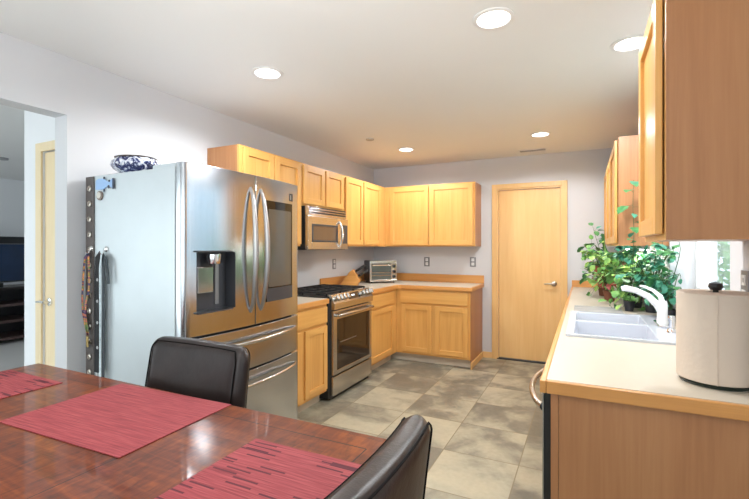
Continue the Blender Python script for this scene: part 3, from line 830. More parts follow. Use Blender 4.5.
dr = obj('door', curved_front(YM+0.003, FY1, ZD0, ZD1, XB, rr=0.02), M['steel_v'], fr, 0.002, smooth=True)
lbl(obj('door_handle', bow_handle(YM+0.046, 0.985, 1.712, 1), M['handle'], dr, smooth=True), 'long bowed steel bar handle')
def bent_panel(y0, y1, z0, z1, off, th, n=10):
    mb = MB(); ys = [y0+(y1-y0)*i/n for i in range(n+1)]
    for a, b_ in zip(ys, ys[1:]):
        mb.hexa([(fx(a)+off, a, z0), (fx(a)+off+th, a, z0), (fx(b_)+off+th, b_, z0), (fx(b_)+off, b_, z0),
                 (fx(a)+off, a, z1), (fx(a)+off+th, a, z1), (fx(b_)+off+th, b_, z1), (fx(b_)+off, b_, z1)])
    bmesh.ops.remove_doubles(mb.bm, verts=mb.bm.verts, dist=1e-5)
    return mb
lbl(obj('glass_panel', bent_panel(-3.285, -3.000, 1.025, 1.652, 0.0005, 0.003), M['black_gloss'], dr), 'glossy dark glass panel with dark border')
M['screen'] = plain('screen_glass_grey', (0.11, 0.095, 0.075), 0.05, vary=0.03)
lbl(obj('screen', bent_panel(-3.268, -3.018, 1.115, 1.600, 0.0037, 0.0006), M['screen'], dr), 'grey-brown reflective screen area')
obj('control_strip', bent_panel(-3.285, -3.000, 1.026, 1.108, 0.0037, 0.001), M['dark_plastic'], dr)
lbl(obj('sticker', bent_panel(-3.033, -2.990, 1.672, 1.722, 0.0006, 0.0008, 2), plain('black_sticker', (0.03, 0.025, 0.02), 0.4), dr), 'small square black sticker')
obj('sticker_mark', bent_panel(-3.022, -3.012, 1.680, 1.712, 0.0016, 0.0004, 1), plain('sticker_grey', (0.35, 0.33, 0.30), 0.5), dr)
def drawer_h(z0, y0=FY0+0.09, y1=FY1-0.045):
    pts = []
    for i in range(21):
        f = i/20; y = y0+(y1-y0)*f; pts.append((fx(y)-0.002+0.055*math.sin(PI*f)**0.5, y, z0))
    return MB().tube(pts, [0.008+0.005*math.sin(PI*i/20) for i in range(21)], 12, 0.8)
for z0, z1, hz_ in ((0.655, 0.893, 0.822), (0.055, 0.643, 0.575)):
    d = obj('drawer', curved_front(FY0, FY1, z0, z1, XB, rl=0.02, rr=0.02), M['steel_cool'], fr, 0.002, smooth=True)
    lbl(obj('drawer_handle', drawer_h(hz_), M['steel'], d, smooth=True), 'long bowed steel bar handle')

# ------------------------------------------------------------------ range
RY_0, RY_1 = -2.126, -1.368
rg = thing('range', 'stainless gas range with black oven window below the microwave', 'stove', (0.33, (RY_0+RY_1)/2, 0))
obj('body', MB().box(0.03, RY_0-0.030, 0.02, 0.618, RY_1, 0.900), M['black'], rg, 0.002)
for y in (RY_0+0.06, RY_1-0.06):
    for x in (0.08, 0.55): obj('foot', MB().cyl(0.02, 0.0205, (x, y, 0)), M['black'], rg)
obj('cooktop', MB().box(0.03, RY_0-0.030, 0.9002, 0.60, RY_1+0.003, 0.922), M['black'], rg, 0.004)
for cx, cy, r in ((0.19, -1.99, 0.036), (0.43, -1.99, 0.045), (0.31, -1.777, 0.04), (0.19, -1.56, 0.045), (0.43, -1.56, 0.036)):
    obj('burner', MB().lathe([(0, 0.9222), (r, 0.9222), (r, 0.930), (r*0.75, 0.934), (r*0.75, 0.940), (0, 0.941)], (cx, cy, 0), 24), M['iron'], rg, smooth=True)
for y0, y1 in ((RY_0+0.012, RY_0+0.256), (RY_0+0.262, RY_0+0.504), (RY_0+0.510, RY_1-0.012)):
    g = MB(); zt = 0.958; b_ = 0.011
    for y in (y0, y1-b_): g.box(0.055, y, zt-0.014, 0.58, y+b_, zt)
    for x in (0.055, 0.58-b_): g.box(x, y0+b_, zt-0.014, x+b_, y1-b_, zt)
    ym = (y0+y1)/2
    g.box(0.066, ym-b_/2, zt-0.012, 0.569, ym+b_/2, zt+0.002)
    for x in (0.18, 0.31, 0.44): g.box(x-b_/2, y0+b_, zt-0.012, x+b_/2, y1-b_, zt+0.002)
    for x in (0.056, 0.31, 0.568):
        for y in (y0+0.001, y1-0.010): g.box(x-0.001, y, 0.9222, x+0.010, y+0.009, zt-0.014)
    obj('grate', g, M['iron'], rg, 0.002)
# control panel slopes back
cp = MB().prism([(0.600, RY_0, 0.806), (0.668, RY_0, 0.806), (0.668, RY_0, 0.862), (0.628, RY_0, 0.940), (0.600, RY_0, 0.940)], (0, RY_1-RY_0, 0))
cpo = obj('control_panel', cp, M['steel'], rg, 0.003)
nrm = Vector((0.074, 0, 0.040)).normalized(); up = Vector((-0.040, 0, 0.074)).normalized(); mid = Vector((0.648, 0, 0.903))
def on_panel(y, s): return mid + Vector((0, y, 0)) + up*s
def dial(y):
    mb = MB(); c = on_panel(y, 0)
    for q0, q1, r in ((0, 0.006, 0.028), (0.006, 0.034, 0.022)):
        mb.tube([c+nrm*q0, c+nrm*q1], r, 20)
    mb.mi = 1
    w = up*0.022; s = Vector((0, 0.005, 0))
    mb.hexa([c+nrm*0.034-w-s, c+nrm*0.034-w+s, c+nrm*0.034+w+s, c+nrm*0.034+w-s, c+nrm*0.044-w-s, c+nrm*0.044-w+s, c+nrm*0.044+w+s, c+nrm*0.044+w-s])
    return mb
for y in (-2.075, -2.015, -1.955, -1.895, -1.580, -1.515, -1.450, -1.405):
    obj('knob', dial(y), [M['steel'], M['chrome']], cpo, smooth=True)
a, b_ = -1.845, -1.635
obj('display', MB().hexa([on_panel(a, -0.030)+nrm*0.0003, on_panel(b_, -0.030)+nrm*0.0003, on_panel(b_, 0.030)+nrm*0.0003, on_panel(a, 0.030)+nrm*0.0003,
    on_panel(a, -0.030)+nrm*0.003, on_panel(b_, -0.030)+nrm*0.003, on_panel(b_, 0.030)+nrm*0.003, on_panel(a, 0.030)+nrm*0.003]), M['black_gloss'], cpo)
obj('display_digits', MB().hexa([on_panel(-1.79, -0.004)+nrm*0.0031, on_panel(-1.73, -0.004)+nrm*0.0031, on_panel(-1.73, 0.010)+nrm*0.0031, on_panel(-1.79, 0.010)+nrm*0.0031,
    on_panel(-1.79, -0.004)+nrm*0.0034, on_panel(-1.73, -0.004)+nrm*0.0034, on_panel(-1.73, 0.010)+nrm*0.0034, on_panel(-1.79, 0.010)+nrm*0.0034]), emit('clock_glow', (0.6, 0.8, 1.0), 0.5), cpo)
od = (MB().box(0.6182, RY_0+0.004, 0.225, 0.655, RY_0+0.065, 0.796).box(0.6182, RY_1-0.050, 0.225, 0.655, RY_1-0.004, 0.796)
      .box(0.6182, RY_0+0.065, 0.225, 0.655, RY_1-0.050, 0.262).box(0.6182, RY_0+0.065, 0.715, 0.655, RY_1-0.050, 0.796))
odo = obj('oven_door', od, M['steel'], rg, 0.003)
M['oven_glass'] = plain('dark_oven_glass', (0.030, 0.018, 0.011), 0.05, vary=0.05)
lbl(obj('oven_window', MB().box(0.635, RY_0+0.0652, 0.2622, 0.653, RY_1-0.0502, 0.7148), M['oven_glass'], odo), 'dark brown reflective oven glass')
obj('oven_rack_glint', MB().box(0.6532, -2.00, 0.500, 0.6538, -1.70, 0.506), plain('rack_glint', (0.2, 0.17, 0.14), 0.3), odo)  # thin strip on the glass, coloured as a glint off the rack
hp = [(0.655, RY_0+0.05, 0.752), (0.690, RY_0+0.05, 0.756), (0.700, RY_0+0.07, 0.757), (0.700, RY_1-0.06, 0.757), (0.690, RY_1-0.04, 0.756), (0.655, RY_1-0.04, 0.752)]
lbl(obj('oven_handle', MB().tube(hp, 0.013, 12), M['steel'], odo, smooth=True), 'thick steel bar handle')
obj('drawer', MB().box(0.6182, RY_0+0.004, 0.045, 0.655, RY_1-0.004, 0.212), M['steel'], rg, 0.004)
obj('toe_panel', MB().box(0.55, RY_0+0.01, 0.003, 0.617, RY_1-0.01, 0.044), M['black'], rg)

# ------------------------------------------------------------------ microwave over the range
mw = thing('microwave', 'stainless over-the-range microwave with curved vertical handle', 'microwave', (0.2, -1.777, 1.338))
MY0, MY1, MZ0, MZ1 = -2.148, -1.425, 1.338, 1.741
obj('body', MB().box(0.004, MY0, MZ0, 0.368, MY1, MZ1), M['black'], mw, 0.003)
gr = MB().box(0.3682, MY0, 1.656, 0.385, MY1, MZ1)
for i in range(3): gr.box(0.385, MY0+0.04, 1.668+0.024*i, 0.392, MY1-0.02, 1.676+0.024*i)
gro = obj('vent_grille', gr, M['steel'], mw, 0.0015)
sl = MB()
for i in range(3): sl.box(0.3851, MY0+0.04, 1.676+0.024*i, 0.3862, MY1-0.02, 1.692+0.024*i)
obj('vent_slot', sl, M['black'], gro)
DM = MY1-0.155
md = (MB().box(0.3682, MY0, MZ0+0.004, 0.402, MY0+0.065, 1.652).box(0.3682, DM-0.055, MZ0+0.004, 0.402, DM, 1.652)
      .box(0.3682, MY0+0.065, MZ0+0.004, 0.402, DM-0.055, 1.415).box(0.3682, MY0+0.065, 1.575, 0.402, DM-0.055, 1.652))
mdo = obj('door', md, M['steel'], mw, 0.003)
lbl(obj('door_window', MB().box(0.38, MY0+0.0652, 1.4152, 0.400, DM-0.0552, 1.5748), plain('brown_microwave_glass', (0.16, 0.10, 0.06), 0.12, vary=0.05), mdo), 'brownish dark window')
obj('window_border', MB().box(0.4002, MY0+0.060, 1.410, 0.4035, MY0+0.085, 1.580).box(0.4002, DM-0.075, 1.410, 0.4035, DM-0.050, 1.580)
    .box(0.4002, MY0+0.085, 1.410, 0.4035, DM-0.075, 1.428).box(0.4002, MY0+0.085, 1.562, 0.4035, DM-0.075, 1.580), M['dark_plastic'], mdo, 0.002)
pts = [(0.400+0.045*math.sin(PI*i/16)**0.6, DM-0.025, 1.365+0.255*i/16) for i in range(17)]
lbl(obj('door_handle', MB().tube(pts, 0.011, 12), M['chrome'], mdo, smooth=True), 'curved chrome bar handle')
obj('control_panel', MB().box(0.3682, DM+0.003, MZ0+0.004, 0.401, MY1, 1.652), M['steel'], mw, 0.002)
obj('keypad', MB().box(0.4012, DM+0.018, 1.40, 0.4025, MY1-0.012, 1.59), M['dark_plastic'], mw)

# ------------------------------------------------------------------ outlets
def outlet(label, pos, run):
    t = thing('outlet_plate', label, 'outlet', run.fn(pos[0], 0, pos[1]), 'grey outlet plates above the counters')
    u, z = pos
    mb = MB(); run.bx(mb, u-0.038, u+0.038, 0.0005, 0.006, z-0.060, z+0.060); obj('plate', mb, M['grey_plastic'], t, 0.003)
    for dz in (-0.028, 0.024):
        mb = MB(); run.bx(mb, u-0.017, u+0.017, 0.006, 0.009, z+dz-0.016, z+dz+0.020)
        mb.mi = 1
        for du in (-0.007, 0.007): run.bx(mb, u+du-0.0015, u+du+0.0015, 0.009, 0.0094, z+dz-0.006, z+dz+0.010)
        obj('socket', mb, [M['white_plastic'], M['black']], t, 0.002)
outlet('grey outlet plate on the back wall, left of two, near toaster oven', (0.782, 1.172), BACK)
outlet('grey outlet plate on the back wall nearest the wooden door', (1.388, 1.178), BACK)
outlet('grey outlet plate on the left wall under the microwave', (-1.052, 1.166), LEFT)
outlet('grey outlet plate on the right wall beside the paper towels', (-3.435, 1.222), RIGHT)

# ------------------------------------------------------------------ toaster oven (turned into the corner) and knife block
def frame2(cx, cy, ang):
    c, s = math.cos(ang), math.sin(ang)
    return lambda x, y, z: (cx+c*x-s*y, cy+s*x+c*y, z)
tz = ZC1+0.018
to = thing('toaster_oven', 'silver toaster oven with black sides in the counter corner', 'toaster oven', (0.385, -0.505, ZC1), rz=0.78)
def lob(name, mb, m, t, **k): return obj(name, mb, m, t, local=True, **k)
w, dp, h = 0.355, 0.25, 0.262
lob('body', MB().box(-w/2, 0.012, 0.018, w/2, dp, 0.018+h), M['black'], to, bevel=0.012)
fb = MB().box(-w/2, -0.004, 0.018, w/2, 0.0118, 0.045).box(-w/2, -0.004, 0.245, w/2, 0.0118, 0.018+h).box(-w/2, -0.004, 0.045, -w/2+0.022, 0.0118, 0.245).box(w/2-0.075, -0.004, 0.045, w/2, 0.0118, 0.245)
fbo = lob('front_frame', fb, M['steel'], to, bevel=0.002)
lob('oven_window', MB().box(-w/2+0.0222, 0.002, 0.0452, w/2-0.0752, 0.008, 0.2448), plain('grey_toaster_glass', (0.10, 0.11, 0.10), 0.08, vary=0.1), to)
lob('rack', MB().box(-w/2+0.026, -0.001, 0.128, w/2-0.08, 0.0018, 0.134).box(-w/2+0.026, -0.001, 0.092, w/2-0.08, 0.0018, 0.096), M['chrome'], to)
lob('handle', MB().tube([(-w/2+0.03, -0.004, 0.222), (-w/2+0.03, -0.03, 0.224), (w/2-0.085, -0.03, 0.224), (w/2-0.085, -0.004, 0.222)], 0.009, 10), M['chrome'], to, smooth=True)
for z in (0.08, 0.145, 0.21):
    lob('knob', MB().lathe([(0, 0), (0.020, 0), (0.017, -0.020), (0, -0.021)], (w/2-0.036, -0.0042, z), 18, axis='y'), M['black'], fbo, smooth=True)
for x in (-w/2+0.03, w/2-0.03):
    for y in (0.03, dp-0.03): lob('foot', MB().cyl(0.011, 0.0178, (x, y, 0), seg=12), M['black'], to)

kb = thing('knife_block', 'slanted light wood knife block beside the toaster oven', 'knife block', (0.20, -0.96, ZC1), rz=0.35)
M['block_wood'] = wood('knife_block_wood', srgb(196, 132, 62), srgb(214, 152, 78), srgb(226, 170, 98), 'x', 0.4)
prof = [(-0.15, 0.0), (0.06, 0.0), (0.092, 0.065), (0.012, 0.192), (-0.03, 0.160)]
lob('block', MB().prism([(x, -0.06, z) for x, z in prof], (0, 0.12, 0)), M['block_wood'], kb, bevel=0.004)
fn_ = Vector((0.127, 0, 0.080)).normalized(); fu = Vector((-0.080, 0, 0.127)).normalized(); fc = Vector((0.052, 0, 0.128))
R_kb = Matrix.Rotation(0.35, 4, 'Z')
def knife_mesh(r):
    mb = MB()
    mb.tube([fn_*-0.02, fn_*0.012], r*0.5, 8, 0.35)
    mb.mi = 1
    mb.tube([fn_*0.012, fn_*0.03, fn_*0.08, fn_*0.122, fn_*0.134], [r*0.8, r, r*0.9, r*1.1, r*0.7], 10, 0.65)
    mb.mi = 0
    for q in (0.04, 0.085): mb.tube([fn_*q+Vector((0, -r*0.72, 0)), fn_*q+Vector((0, r*0.72, 0))], 0.003, 8)
    return mb
kn0 = None
names_ = ['upper left', 'upper middle', 'upper right', 'lower left', 'lower middle', 'lower right']
kspots = [(-0.038, 0.040), (0.0, 0.040), (0.038, 0.040), (-0.038, -0.022), (0.0, -0.022), (0.038, -0.022)]
for (yy, ss), nm in zip(kspots, names_):
    p = R_kb @ (fc + fu*ss + Vector((0, yy, 0)) + fn_*0.001) + Vector((0.20, -0.96, ZC1))
    lab = 'black riveted knife handle in the %s slot of the wooden block' % nm
    if kn0 is None:
        kn0 = obj('knife', knife_mesh(0.016), [M['chrome'], M['black']], smooth=True); k_ = kn0
    else:
        k_ = kn0.copy(); COL.objects.link(k_)
    k_.location = p; k_.rotation_euler = (0, 0, 0.35)
    tag(k_, lab, 'knife', 'knives in the block')

# ------------------------------------------------------------------ sink, faucet, mat
sk = thing('sink', 'white double-bowl kitchen sink set into the right counter', 'sink', ((SX0+SX1)/2, (SY0+SY1)/2, ZC1))
def sink_mesh():
    mb = MB(); x0, x1, y0, y1 = SX0-0.018, SX1+0.018, SY0-0.018, SY1+0.018
    zt = ZC1+0.011; zb = ZC1-0.17
    ym = -2.50
    bowls = [(SX0+0.022, SX1-0.095, SY0+0.022, ym-0.020), (SX0+0.022, SX1-0.095, ym+0.020, SY1-0.022)]
    xs = [x0, bowls[0][0], bowls[0][1], x1]; ys = [y0, bowls[0][2], bowls[0][3], bowls[1][2], bowls[1][3], y1]
    for i in range(3):
        for j in range(5):
            if i == 1 and j in (1, 3): continue
            mb.quad((xs[i], ys[j], zt), (xs[i+1], ys[j], zt), (xs[i+1], ys[j+1], zt), (xs[i], ys[j+1], zt))
    P = [(x0, y0), (x1, y0), (x1, y1), (x0, y1)]
    for a, b_ in zip(P, P[1:]+P[:1]): mb.quad((*a, ZC1+0.0005), (*b_, ZC1+0.0005), (*b_, zt), (*a, zt))
    for (a0, a1, b0, b1) in bowls:
        q = 0.02
        T = [(a0, b0), (a1, b0), (a1, b1), (a0, b1)]; Bt = [(a0+q, b0+q), (a1-q, b0+q), (a1-q, b1-q), (a0+q, b1-q)]
        for k in range(4):
            l = (k+1) % 4; mb.quad((*T[k], zt), (*T[l], zt), (*Bt[l], zb), (*Bt[k], zb))
        mb.quad(*[(x, y, zb) for x, y in Bt])
    bmesh.ops.remove_doubles(mb.bm, verts=mb.bm.verts, dist=1e-5)
    return mb
obj('basin', sink_mesh(), M['bisque'], sk, 0.005, recalc=False)
for y in (-2.74, -2.30):
    obj('drain', MB().lathe([(0, 0.004), (0.03, 0.004), (0.042, 0.002), (0.042, 0.0002), (0, 0.0002)], (2.77, y, ZC1-0.17), 24), M['chrome'], sk, smooth=True)
fz = ZC1+0.0115
fc_ = thing('faucet', 'white single-lever faucet arching over the sink', 'faucet', (3.035, -2.48, fz))
obj('base_plate', MB().box(3.005, -2.58, fz, 3.065, -2.37, fz+0.012), M['chrome'], fc_, 0.005)
obj('column', MB().lathe([(0, 0.012), (0.028, 0.012), (0.026, 0.05), (0.026, 0.115), (0.022, 0.135), (0, 0.14)], (3.035, -2.48, fz), 24), M['faucet'], fc_, smooth=True)
sp = [(3.035, -2.48, fz+0.070), (3.010, -2.48, fz+0.115), (2.965, -2.48, fz+0.160), (2.91, -2.48, fz+0.188), (2.855, -2.48, fz+0.200), (2.835, -2.48, fz+0.196)]
obj('spout', MB().tube(sp, [0.022, 0.020, 0.018, 0.017, 0.018, 0.013], 14), M['faucet'], fc_, smooth=True)
lv = [(3.035, -2.48, fz+0.125), (3.027, -2.475, fz+0.160), (2.995, -2.465, fz+0.190), (2.955, -2.455, fz+0.210), (2.93, -2.45, fz+0.214)]
obj('lever', MB().tube(lv, [0.020, 0.016, 0.012, 0.010, 0.007], 12, 0.7), M['faucet'], fc_, smooth=True)
sd = thing('side_sprayer', 'small chrome sprayer base beside the white faucet', 'sprayer', (3.045, -2.70, fz))
obj('body', MB().lathe([(0, 0), (0.022, 0), (0.02, 0.012), (0.013, 0.02), (0.013, 0.05), (0.017, 0.06), (0.014, 0.085), (0, 0.088)], (3.045, -2.70, fz), 20), M['chrome'], sd, smooth=True)

def mat_grey():
    m, nt, b = new_mat('grey_ribbed_mat')
    f = noise(nt, coords(nt, (6, 60, 10)), 1.0, 4)
    link(nt, ramp(nt, f, [(0.35, srgb(128, 126, 124)), (0.65, srgb(186, 184, 182))]), b.inputs['Base Color']); b.inputs['Roughness'].default_value = 0.6
    return m
o = obj('drying_mat', MB().box(2.575, -2.085, ZC1+0.0005, 2.88, -1.74, ZC1+0.006), mat_grey(), None, 0.002)
tag(o, 'grey streaked drying mat lying behind the sink', 'mat')

# paper towels
tcx, tcy = 3.036, -3.565
th = thing('paper_towel_holder', 'dark round holder base and knob under the paper towels', 'holder', (tcx, tcy, ZC1))
M['dark_green'] = plain('dark_green_metal', (0.020, 0.030, 0.022), 0.35)
obj('base', MB().lathe([(0, 0.0005), (0.098, 0.0005), (0.100, 0.004), (0.094, 0.011), (0, 0.013)], (tcx, tcy, ZC1), 40), M['dark_green'], th, smooth=True)
obj('post', MB().cyl(0.008, 0.308, (tcx, tcy, ZC1+0.011)), M['dark_green'], th, smooth=True)
obj('knob', MB().lathe([(0, 0.306), (0.014, 0.306), (0.021, 0.317), (0.018, 0.329), (0, 0.335)], (tcx, tcy, ZC1), 20), M['black'], th, smooth=True)
rl = MB(); R0 = 0.108
rl.lathe([(0.02, 0.014), (R0-0.003, 0.014), (R0, 0.017), (R0, 0.297), (R0-0.004, 0.300), (0.02, 0.300), (0.02, 0.014)], (tcx, tcy, ZC1), 64)
rl.box(tcx-0.02, tcy-R0-0.0012, ZC1+0.014, tcx-0.018, tcy-R0+0.006, ZC1+0.299)
o = obj('paper_towel_roll', rl, M['paper'], None, smooth=True)
tag(o, 'fat quilted white paper towel roll standing on the right counter', 'paper towels')

# ------------------------------------------------------------------ plants
def leaf(mb, p, d, up, s, lobes=1, droop=0.25):
    """toothed, folded leaf; d points along the midrib"""
    d = Vector(d).normalized(); side = d.cross(Vector(up)).normalized(); n = side.cross(d).normalized()
    prof = [(0.0, 0.02), (0.18, 0.34), (0.30, 0.30), (0.45, 0.44), (0.58, 0.30), (0.75, 0.28), (0.85, 0.13), (1.0, 0.0)]
    mid = [p + d*(t*s) - n*(droop*s*t*t) for t, _ in prof]
    mv = [mb.bm.verts.new(q) for q in mid]
    for sg in (-1, 1):
        ev = [mb.bm.verts.new(q + side*(sg*wd*s) + n*(0.10*s*wd)) for q, (t, wd) in zip(mid, prof)]
        for i in range(len(prof)-1):
            f = (mv[i], mv[i+1], ev[i+1], ev[i])
            mb.bm.faces.new(f if sg > 0 else f[::-1]).material_index = mb.mi
def plant(name, label, pos, pot, stems, rnd, mats, s_leaf, n_leaf, group=None, compound=False, pot_mat=None):
    x, y, z = pos
    t = thing(name, label, 'plant', pos, group)
    pr, ph, kind = pot
    if kind == 'square':
        o = MB().hexa([(x-pr*0.8, y-pr*0.8, z), (x+pr*0.8, y-pr*0.8, z), (x+pr*0.8, y+pr*0.8, z), (x-pr*0.8, y+pr*0.8, z), (x-pr, y-pr, z+ph), (x+pr, y-pr, z+ph), (x+pr, y+pr, z+ph), (x-pr, y+pr, z+ph)])
        obj('pot', o, pot_mat, t, 0.003)
        obj('soil', MB().box(x-pr*0.9, y-pr*0.9, z+ph+0.0003, x+pr*0.9, y+pr*0.9, z+ph+0.004), M['soil'], t)
    else:
        obj('pot', MB().lathe([(0, 0), (pr*0.72, 0), (pr*0.95, ph*0.85), (pr, ph*0.85), (pr, ph), (pr*0.9, ph), (pr*0.88, ph*0.9), (0, ph*0.9)], pos, 28), pot_mat, t, smooth=True)
        obj('soil', MB().cyl(pr*0.86, 0.004, (x, y, z+ph*0.9+0.0005)), M['soil'], t)
    sm = MB(); lm = MB()
    for (pts, r) in stems:
        P = [Vector((x, y, z+ph*0.9))+Vector(p) for p in pts]
        # smooth the path
        Q = []
        for i in range(len(P)-1):
            a = P[max(i-1, 0)]; b_ = P[i]; c = P[i+1]; d = P[min(i+2, len(P)-1)]
            for k in range(4):
                u = k/4; Q.append(0.5*((2*b_)+(c-a)*u+(2*a-5*b_+4*c-d)*u*u+(3*b_-a-3*c+d)*u**3))
        Q.append(P[-1])
        sm.tube(Q, [r*(1-0.6*i/len(Q)) for i in range(len(Q))], 6)
        L = len(Q)
        for i in range(n_leaf):
            f = 0.15+0.85*(i+rnd.random())/n_leaf; q = min(L-2, int(f*(L-1))); u = f*(L-1)-q
            p = Q[q].lerp(Q[q+1], min(1, u)); tg = (Q[q+1]-Q[q]).normalized()
            a = rnd.uniform(0, 2*PI); o1 = tg.orthogonal().normalized(); o2 = tg.cross(o1)
            d = (o1*math.cos(a)+o2*math.sin(a))*0.9+tg*0.35+Vector((0, 0, rnd.uniform(-0.5, 0.3)))
            d.normalize(); s = s_leaf*rnd.uniform(0.6, 1.25)
            tip = p+d*s*0.6
            if tip.x > XW-0.012-s: d.x = -abs(d.x)-0.2; d.normalize(); tip = p+d*s*0.6
            sm.tube([p, tip], 0.0012, 4)
            lm.mi = rnd.choices(range(len(mats)), [1]+[0.45]*(len(mats)-1))[0]
            upv = Vector((rnd.uniform(-0.4, 0.4), rnd.uniform(-0.4, 0.4), 1))
            if compound:
                e = d.cross(upv).normalized()
                for k_, sg in ((0.3, 1), (0.3, -1), (0.62, 1), (0.62, -1)):
                    b0 = p+d*s*(0.3+k_)
                    leaf(lm, b0, e*sg+d*0.6+Vector((0, 0, -0.25)), upv, s*0.55, droop=0.35)
                leaf(lm, tip, d+Vector((0, 0, -0.3)), upv, s*0.75, droop=0.4)
            else:
                leaf(lm, tip, d+Vector((0, 0, -0.25)), upv, s, droop=0.35)
    for bm in (lm.bm, sm.bm):
        for v in bm.verts:
            if v.co.x > XW-0.006 and v.co.y < -0.02 and not (WY0+0.02 < v.co.y < WY1-0.02 and v.co.z > WZ0+0.01): v.co.x = XW-0.006
            if v.co.x > XW+0.12: v.co.x = XW+0.12
            if v.co.x > 2.81 and v.co.z > 1.315 and v.co.y > -1.93: v.co.z = 1.315 if v.co.y > -1.85 else v.co.z; v.co.y = min(v.co.y, -1.922) if v.co.z > 1.32 else v.co.y
            if v.co.z < ZC1+0.004 and v.co.x > RX0: v.co.z = ZC1+0.004+0.3*abs(v.co.z-ZC1)*0.1
    obj('stems', sm, M['stem'], t, smooth=True)
    obj('leaves', lm, mats, t, recalc=False)
    return t
rnd = random.Random(11)
def bush(n, spread, hmin, hmax, lean=(0, 0)):
    S = []
    for i in range(n):
        a = 2*PI*i/n+rnd.uniform(-0.3, 0.3); q = spread*rnd.uniform(0.45, 1.0); hh = rnd.uniform(hmin, hmax)
        S.append(([(0.01*math.cos(a), 0.01*math.sin(a), 0), (q*0.35*math.cos(a)+lean[0]*0.3, q*0.35*math.sin(a)+lean[1]*0.3, hh*0.6), (q*0.8*math.cos(a)+lean[0]*0.8, q*0.8*math.sin(a)+lean[1]*0.8, hh), (q*math.cos(a)+lean[0], q*math.sin(a)+lean[1], hh*0.92)], 0.0035))
    return S
M['pot_black'] = plain('black_plastic_pot', (0.018, 0.02, 0.028), 0.4)
M['pot_brown'] = plain('brown_clay_pot', srgb(112, 66, 44), 0.6)
M['pot_white'] = plain('white_ceramic_pot', (0.75, 0.75, 0.76), 0.25)
ZP = ZC1+0.001
G = 'potted plants beyond the sink'
PL = 'potted_plant'
plant(PL, 'bushy plant in a square black pot just behind the faucet', (2.965, -1.62, ZP), (0.066, 0.145, 'square'), bush(11, 0.17, 0.10, 0.26)+[([(0, 0, 0), (dx*0.4, -0.09, 0.05), (dx*0.8, -0.15, -0.03), (dx, -0.19, -0.11)], 0.003) for dx in (-0.16, -0.07, 0.05, 0.10)], rnd, [M['green2'], M['green1'], M['green4']], 0.062, 10, G, pot_mat=M['pot_black'])
plant(PL, 'trailing leafy plant in a brown pot at the far left of the plants', (2.86, -0.62, ZP), (0.08, 0.17, 'round'), bush(14, 0.22, 0.12, 0.36)+[([(0, -0.04, 0), (-0.10, -0.14, 0.08), (-0.15, -0.25, -0.02), (-0.14, -0.36, -0.10)], 0.003), ([(0, -0.04, 0), (0.02, -0.20, 0.06), (0.0, -0.42, -0.02), (0.0, -0.56, -0.12)], 0.003), ([(0, 0, 0), (-0.08, -0.1, 0.25), (-0.13, -0.16, 0.42), (-0.14, -0.2, 0.47)], 0.003)], rnd, [M['green1'], M['green3'], M['green2']], 0.085, 10, G, pot_mat=M['pot_brown'])
plant(PL, 'pale green plant under the grow light in the middle', (2.93, -1.02, ZP), (0.065, 0.12, 'round'), bush(18, 0.23, 0.14, 0.40), rnd, [M['green4'], M['green2'], M['green4']], 0.062, 11, G, pot_mat=M['pot_white'])
plant(PL, 'reddish leaved plant low between the other pots', (2.83, -1.30, ZP), (0.05, 0.09, 'round'), bush(12, 0.17, 0.10, 0.28), rnd, [M['green2'], M['red_leaf'], M['green4']], 0.052, 10, G, pot_mat=M['pot_brown'])
plant(PL, 'dark green plant in a white pot by the right wall', (3.03, -1.36, ZP), (0.06, 0.17, 'round'), bush(17, 0.20, 0.14, 0.38), rnd, [M['green3'], M['green1'], M['green2']], 0.070, 11, G, pot_mat=M['pot_white'])
plant('climbing_plant', 'vine climbing up the side of the far wall cabinet', (2.925, -1.86, ZP), (0.036, 0.07, 'round'),
      [([(0, 0, 0), (0.01, -0.06, 0.10), (0.012, -0.13, 0.32), (0.017, -0.125, 0.50), (0.012, -0.12, 0.66), (0.016, -0.12, 0.84)], 0.003)], rnd, [M['green1'], M['green3']], 0.075, 17, None, pot_mat=M['pot_black'])
plant('leafy_plant', 'tall thin stemmed plant with drooping leaves by the sink window', (3.100, -2.050, ZP), (0.040, 0.09, 'round'),
      [([(0, 0, 0), (0.02, -0.05, 0.10), (0.03, -0.20, 0.22), (0.035, -0.33, 0.36), (0.0, -0.40, 0.44)], 0.0035), ([(0, 0, 0), (-0.01, 0.02, 0.12), (-0.01, -0.05, 0.28), (-0.02, -0.1, 0.42)], 0.003)],
      rnd, [M['green1'], M['green3']], 0.075, 9, None, compound=True, pot_mat=M['pot_black'])
plant('leafy_plant', 'leafy blue-green plant spreading below the near wall cabinet', (3.06, -1.86, ZP), (0.05, 0.09, 'round'),
      bush(15, 0.24, 0.10, 0.42, (0.0, -0.06)), rnd, [M['green3'], M['green1']], 0.062, 8, None, compound=True, pot_mat=M['pot_black'])

plant(PL, 'low dark green plant beside the faucet at the wall', (3.111, -2.215, ZP), (0.033, 0.07, 'round'), bush(11, 0.12, 0.05, 0.24, (-0.03, 0.05)), rnd, [M['green3'], M['green1']], 0.055, 9, G, pot_mat=M['pot_black'])
plant(PL, 'airy plant reaching towards the door at the end of the counter', (2.80, -0.88, ZP), (0.05, 0.10, 'round'), bush(12, 0.20, 0.08, 0.34, (-0.05, -0.05)), rnd, [M['green1'], M['green2'], M['green4']], 0.06, 10, G, pot_mat=M['pot_brown'])

